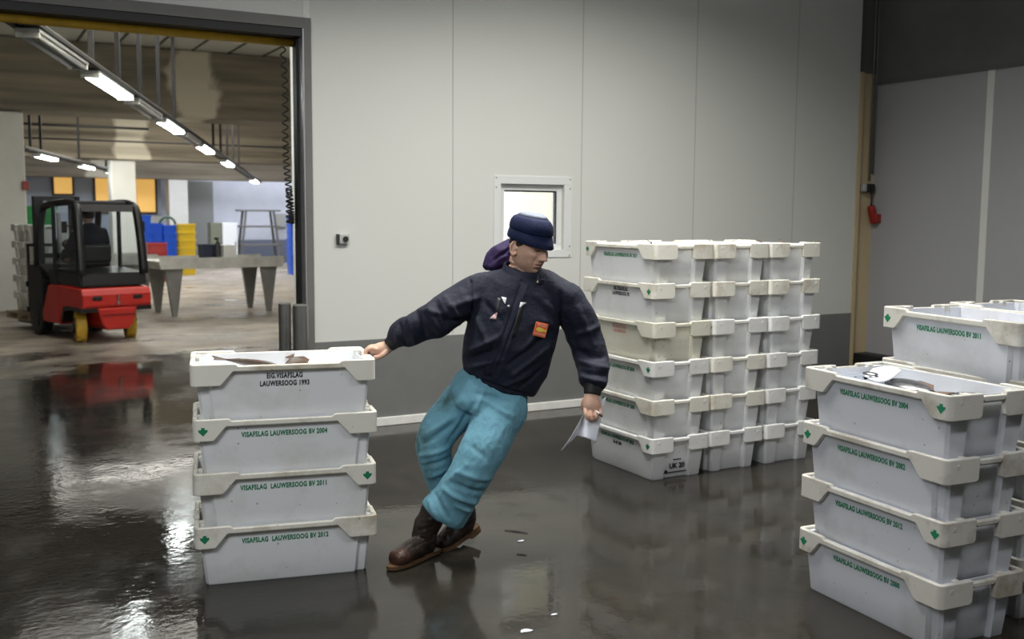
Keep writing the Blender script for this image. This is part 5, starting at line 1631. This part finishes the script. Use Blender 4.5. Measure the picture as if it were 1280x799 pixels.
K = [
 ((0.199, -0.078, 0.747), (0.082, -0.097, 0.559), .012, -.012), ((0.244, -0.086, 0.768), (0.377, -0.093, 0.695), .012, .007), ((0.214, -0.073, 0.795), (0.354, -0.076, 0.767), .011, -.008), ((0.146, -0.055, 0.769), (0.037, -0.09, 0.625), .014, .008),
 ((0.117, -0.064, 0.688), (-0.029, -0.094, 0.595), .012, .009), ((0.099, -0.068, 0.643), (-0.036, -0.097, 0.558), .011, -.010), ((0.088, -0.079, 0.539), (-0.053, -0.084, 0.494), .012, .009), ((0.081, -0.075, 0.482), (-0.039, -0.069, 0.445), .011, -.010), ((0.065, -0.06, 0.428), (-0.019, -0.045, 0.385), .010, .008),
 ((0.142, -0.189, 0.454), (0.277, -0.192, 0.419), .013, .009), ((0.109, -0.183, 0.408), (0.255, -0.179, 0.355), .012, -.010), ((0.072, -0.167, 0.366), (0.226, -0.164, 0.299), .013, .011), ((0.03, -0.151, 0.331), (0.086, -0.16, 0.24), .012, -.010), ((-0.007, -0.143, 0.313), (0.041, -0.152, 0.226), .012, .009),
 ((0.093, -0.153, 0.407), (0.175, -0.185, 0.491), .013, .010), ((0.311, -0.103, 0.697), (0.132, -0.191, 0.336), .005, -.004), ((0.341, -0.107, 0.66), (0.233, -0.188, 0.455), .014, .007), ((0.182, -0.175, 0.581), (0.255, -0.201, 0.532), .013, -.006),
 ((0.123, -0.164, 0.298), (0.196, -0.158, 0.259), .010, .009), ((0.258, -0.069, 0.832), (0.214, -0.09, 0.724), .006, .006),
]
cloth(tr_, K, 0.0095, 8.0, (1, 1, .5), fine=0.0022, fs=1.25)
# soiled fronts of the right leg and knee: dirt rubbed into the cotton
co_, _n = arr(tr_.data)
dirt = np.zeros(len(co_))
for c_, r_ in (((-0.057, -0.037, 0.559), .085), ((0.077, -0.017, 0.754), .06), ((0.003, -0.031, 0.42), .06), ((0.049, -0.15, 0.248), .05), ((0.233, -0.177, 0.563), .05), ((0.179, -0.192, 0.418), .05)):
    dd = np.linalg.norm(co_ - np.array(c_), axis=1)
    dirt = np.maximum(dirt, np.clip(1.3 - dd / r_, 0, 1) * (1 if r_ > .055 else .6))
for i in range(len(co_)):
    if dirt[i] > 0: dirt[i] *= max(0.0, min(1.0, 0.62 + 1.1 * noise.noise(Vector(co_[i] * 26)) + 0.5 * noise.noise(Vector(co_[i] * 70))))
at = tr_.data.attributes.new('dirt', 'FLOAT', 'POINT')
at.data.foreach_set('value', dirt.astype(np.float32))
nt = M_TROU.node_tree
an_ = nt.nodes.new('ShaderNodeAttribute'); an_.attribute_name = 'dirt'
mx_ = nt.nodes.new('ShaderNodeMix'); mx_.data_type = 'RGBA'
pb_ = nt.nodes['Principled BSDF']
nt.links.new(pb_.inputs['Base Color'].links[0].from_socket, mx_.inputs['A'])
mx_.inputs['B'].default_value = (0.055, 0.105, 0.085, 1)
mu_ = nt.nodes.new('ShaderNodeMath'); mu_.operation = 'MULTIPLY'; mu_.inputs[1].default_value = 0.85
nt.links.new(an_.outputs['Fac'], mu_.inputs[0]); nt.links.new(mu_.outputs[0], mx_.inputs['Factor'])
nt.links.new(mx_.outputs['Result'], pb_.inputs['Base Color'])

BF = [((-0.063, -0.14, 0.145), (0.029, -0.137, 0.176), .006, -.008), ((-0.085, -0.143, 0.116), (0.011, -0.141, 0.131), .006, .006), ((-0.092, -0.146, 0.086), (0.004, -0.145, 0.102), .006, -.007), ((-0.049, -0.135, 0.193), (0.047, -0.133, 0.212), .008, .006), ((0.072, 0.056, 0.095), (0.13, 0.06, 0.134), .006, -.006), ((0.111, 0.064, 0.172), (0.188, 0.066, 0.192), .006, -.006)]
# ---- boots -----------------------------------------------------------------
def boot(name, shaft, foot, sole_pts, toe_c, heel_h, toe_r):
    """shaft: [(pt, r)], foot: [(pt, ru, rv)], sole_pts: centre line of the sole with half widths"""
    bm = bmesh.new()
    tube(bm, [V(p) for p, r in shaft], [r for p, r in shaft], seg=28, k=4, up=(0, 1, 0))
    tube(bm, [V(p) for p, a_, b_ in foot], [(a_, b_) for p, a_, b_ in foot], seg=28, k=4, round_ends=True)
    o = obj(name, bm, [M_BOOT, M_TOE], worker)
    remesh(o, 0.0045, 4, 0.6)
    cloth(o, BF, 0.006, 11, fs=1.0)
    me = o.data
    cen = np.empty(len(me.polygons) * 3, np.float32); me.polygons.foreach_get('center', cen); cen = cen.reshape(-1, 3)
    dd = np.linalg.norm(cen - np.array(toe_c), axis=1)
    mi = (dd < toe_r).astype(np.int32)
    me.polygons.foreach_set('material_index', mi); me.update()
    return o
def sole(parent, pts, wid, thick, up, side, heel_from, name='sole'):
    """pts: points of the sole's top centre line, toe to heel"""
    bm = bmesh.new()
    P = [Vector(r[:3]) for r in catmull([list(p) for p in pts], 4)]
    W = [r[0] for r in catmull([[w_] for w_ in wid], 4)]
    rg = []
    for i, (p, w_) in enumerate(zip(P, W)):
        hl = 0.016 if i >= heel_from * (len(P) - 1) else 0.0
        rg.append([p + side * w_ + up * .004, p + side * w_ - up * (thick + hl), p - side * w_ - up * (thick + hl), p - side * w_ + up * .004])
    loft(bm, rg)
    return obj(name, bm, M_SOLE, parent)
up0 = Vector((0, 0, 1))

# front boot (his left), flat on the floor, toe towards picture left
b1 = boot('boot', [((0.044, -0.035, 0.283), .058), ((0.022, -0.04, 0.242), .060), ((-0.009, -0.036, 0.182), .061), ((-0.031, -0.041, 0.129), .058), ((-.030, -.040, .085), .055), ((-.022, -.030, .050), .046)],
          [((-.012, -.018, .052), .036, .040), ((-.050, -.070, .066), .052, .044), ((-.088, -.120, .060), .048, .048), ((-.122, -.165, .052), .042, .050), ((-.148, -.199, .047), .036, .044)],
          None, (-.150, -.200, .03), 0, .078)
fd = Vector((-.6, -.8, 0)); sd = Vector((.8, -.6, 0))
sole(b1, [(-.180, -.239, .020), (-.174, -.231, .020), (-.158, -.211, .020), (-.122, -.164, .020), (-.07, -.095, .020), (-.03, -.042, .022), (.012, .014, .024), (.020, .026, .024)], [.003, .022, .035, .044, .038, .036, .035, .020], .013, up0, sd, 2.0)
bm = bmesh.new(); loft(bm, [[Vector((-.004 + 1.0 * (-.6) * t_, -.008 + (-.8) * t_, z_)) + sd * s_ for (t_, s_) in ((-.032, -.036), (-.032, .036), (.045, .042), (.045, -.042))] for z_ in (.0005, .0155)])
# back boot (his right), heel lifted, toe on the floor
tq, bq, mq, hq = V((0.017, 0.079, 0.028)), V((0.05, 0.101, 0.045)), V((0.107, 0.134, 0.075)), V((0.159, 0.188, 0.107))
b2 = boot('boot', [((0.112, 0.104, 0.268), .050), ((0.134, 0.128, 0.205), .056), ((0.145, 0.152, 0.154), .058), ((0.152, 0.178, 0.11), .050)],
          [((0.167, 0.188, 0.111), .040, .040), ((0.125, 0.156, 0.092), .052, .045), ((0.08, 0.118, 0.06), .042, .048), ((0.043, 0.09, 0.034), .032, .046), ((0.021, 0.074, 0.023), .024, .038)],
          None, (0.014, 0.058, 0.023), 0, .0)
bm.free()
fd2 = (hq - tq); hd2 = Vector((fd2.x, fd2.y, 0)).normalized(); sd2 = Vector((-hd2.y, hd2.x, 0)); up2 = fd2.normalized().cross(sd2)
if up2.z < 0: up2 = -up2
SP = [V((-0.001, 0.058, 0.02)), V((0.014, 0.063, 0.015)), V((0.058, 0.098, 0.018)), V((0.106, 0.14, 0.036)), V((0.152, 0.182, 0.055)), V((0.194, 0.225, 0.079)), V((0.199, 0.231, 0.083))]
sole(b2, [tuple(p) for p in SP], [.018, .036, .050, .042, .040, .038, .022], .016, up2, sd2, 0.66)

# ---- paper and pen in his left hand ---------------------------------------
WM = T(*PB) @ RZ(PROT)
bm = bmesh.new()
nu, nv = 18, 22
TL, TR2 = V((0.714, -0.081, 0.714)), V((0.813, -0.054, 0.781))
BL, BR = V((0.676, -0.112, 0.608)), V((0.765, -0.115, 0.579))
grid = []
for i in range(nv + 1):
    v = i / nv; row = []
    Lp = TL.lerp(BL, v); Rp = TR2.lerp(BR, v)
    for j in range(nu + 1):
        u = j / nu
        p = Lp.lerp(Rp, u)
        p += Vector((0, -0.016 * math.sin(PI * u) * v, 0.008 * math.sin(PI * u) * v))
        row.append(p)
    # left edge curls forwards and sweeps down to a long point
    tip = V((0.597, -0.197, 0.565))
    for q in range(1, 7):
        k_ = q / 6
        base = Lp
        tgt = TL.lerp(tip, v ** 0.9) + Vector((0.0, -0.035 * math.sin(PI * v), 0))
        p = base.lerp(tgt, k_ * 0.98)
        p.y += -0.030 * math.sin(k_ * PI / 2) * v
        row.insert(0, p)
    grid.append(row)
gv = [[bm.verts.new(WM @ p) for p in r] for r in grid]
for a_, b_ in zip(gv, gv[1:]):
    for j in range(len(a_) - 1): bm.faces.new((a_[j], a_[j + 1], b_[j + 1], b_[j]))
bmesh.ops.remove_doubles(bm, verts=bm.verts, dist=1e-4)
pp = obj('paper_sheet', bm, mat('white_paper'), smooth=True)
sm = pp.modifiers.new('t', 'SOLIDIFY'); sm.thickness = 0.0008
tag(pp, 'white paper sheet curling from the hand of the worker', 'paper')
pen = thing('pen', 'white pen with black tip held in the fingers of the worker', 'pen', WM @ V((0.772, -0.136, 0.718)))
a0 = WM @ V((0.763, -0.128, 0.727)) - pen.location; a1 = WM @ V((0.777, -0.141, 0.717)) - pen.location; a2 = WM @ V((0.788, -0.152, 0.706)) - pen.location
bm = bmesh.new(); tube(bm, [a0, a1], [.0045, .0045], seg=12, k=1); obj('barrel', bm, mat('pen_white', (.85, .86, .88), .3), pen, smooth=True)
bm = bmesh.new(); tube(bm, [a1, a2], [.005, .003], seg=12, k=1); obj('tip', bm, M_BLACK, pen, smooth=True)

# ------------------------------------------------------------------ forklift driver, seen through the rear window
dr = thing('person', 'forklift driver in dark clothes seated in the cab, seen from behind', 'person', Fm @ Vector((0.10, -0.03, 0.02)), R(18))
bm = bmesh.new()
def dt(pts, r, **k): tube(bm, [Vector(p) for p in pts], r, **k)
dt([(-.05, .48, 1.0), (-.06, .46, 1.15), (-.07, .45, 1.32), (-.08, .46, 1.41)], [(.13, .15), (.12, .15), (.11, .17), (.06, .08)], up=(0, 1, 0), round_ends=True)
dt([(-.08, .46, 1.40), (-.08, .47, 1.46)], [.05, .048], up=(0, 1, 0))
ellipsoid(bm, (-.08, .485, 1.535), (.072, .088, .10))
for s in (-1, 1):
    dt([(-.07 + s * .17, .45, 1.35), (-.07 + s * .22, .52, 1.17), (-.05 + s * .15, .76, 1.19)], [.055, .048, .034], up=(0, 1, 0), round_ends=True)
    ellipsoid(bm, (-.05 + s * .145, .80, 1.20), (.035, .05, .03))
    for f_ in range(4): tube(bm, [Vector((-.05 + s * .145 + (f_ - 1.5) * .016, .83, 1.21)), Vector((-.05 + s * .145 + (f_ - 1.5) * .016, .87, 1.20)), Vector((-.05 + s * .145 + (f_ - 1.5) * .016, .87, 1.175))], [.008, .008, .007], seg=8)
    dt([(-.05 + s * .09, .50, 1.03), (-.05 + s * .12, .86, 1.06), (-.05 + s * .12, .98, .96)], [.085, .062, .05], up=(0, 0, 1))
dbody = obj('body', bm, M_SKIN, dr); remesh(dbody, .008, 3)
bm = bmesh.new()
dt([(-.05, .48, 1.0), (-.06, .46, 1.15), (-.07, .45, 1.32), (-.08, .46, 1.43)], [(.145, .17), (.135, .17), (.13, .19), (.065, .08)], up=(0, 1, 0), round_ends=True)
for s in (-1, 1): dt([(-.07 + s * .15, .45, 1.35), (-.07 + s * .22, .52, 1.17), (-.05 + s * .15, .75, 1.19)], [.072, .062, .048], up=(0, 1, 0), round_ends=True)
dj = obj('jacket', bm, M_NAVY, dr); remesh(dj, .01, 4)
bm = bmesh.new()
for s in (-1, 1): dt([(-.05 + s * .09, .48, 1.04), (-.05 + s * .12, .87, 1.07), (-.05 + s * .12, 1.0, .96)], [.10, .075, .06], up=(0, 0, 1), round_ends=True)
dp = obj('trousers', bm, M_NAVY, dr); remesh(dp, .01, 4)
bm = bmesh.new(); ellipsoid(bm, (-.08, .475, 1.56), (.080, .094, .085)); ho = obj('hair', bm, M_BROW, dr, smooth=True)
bm = bmesh.new(); box(bm, -.16, .02, .30, .385, 1.45, 1.46)
bm.free()
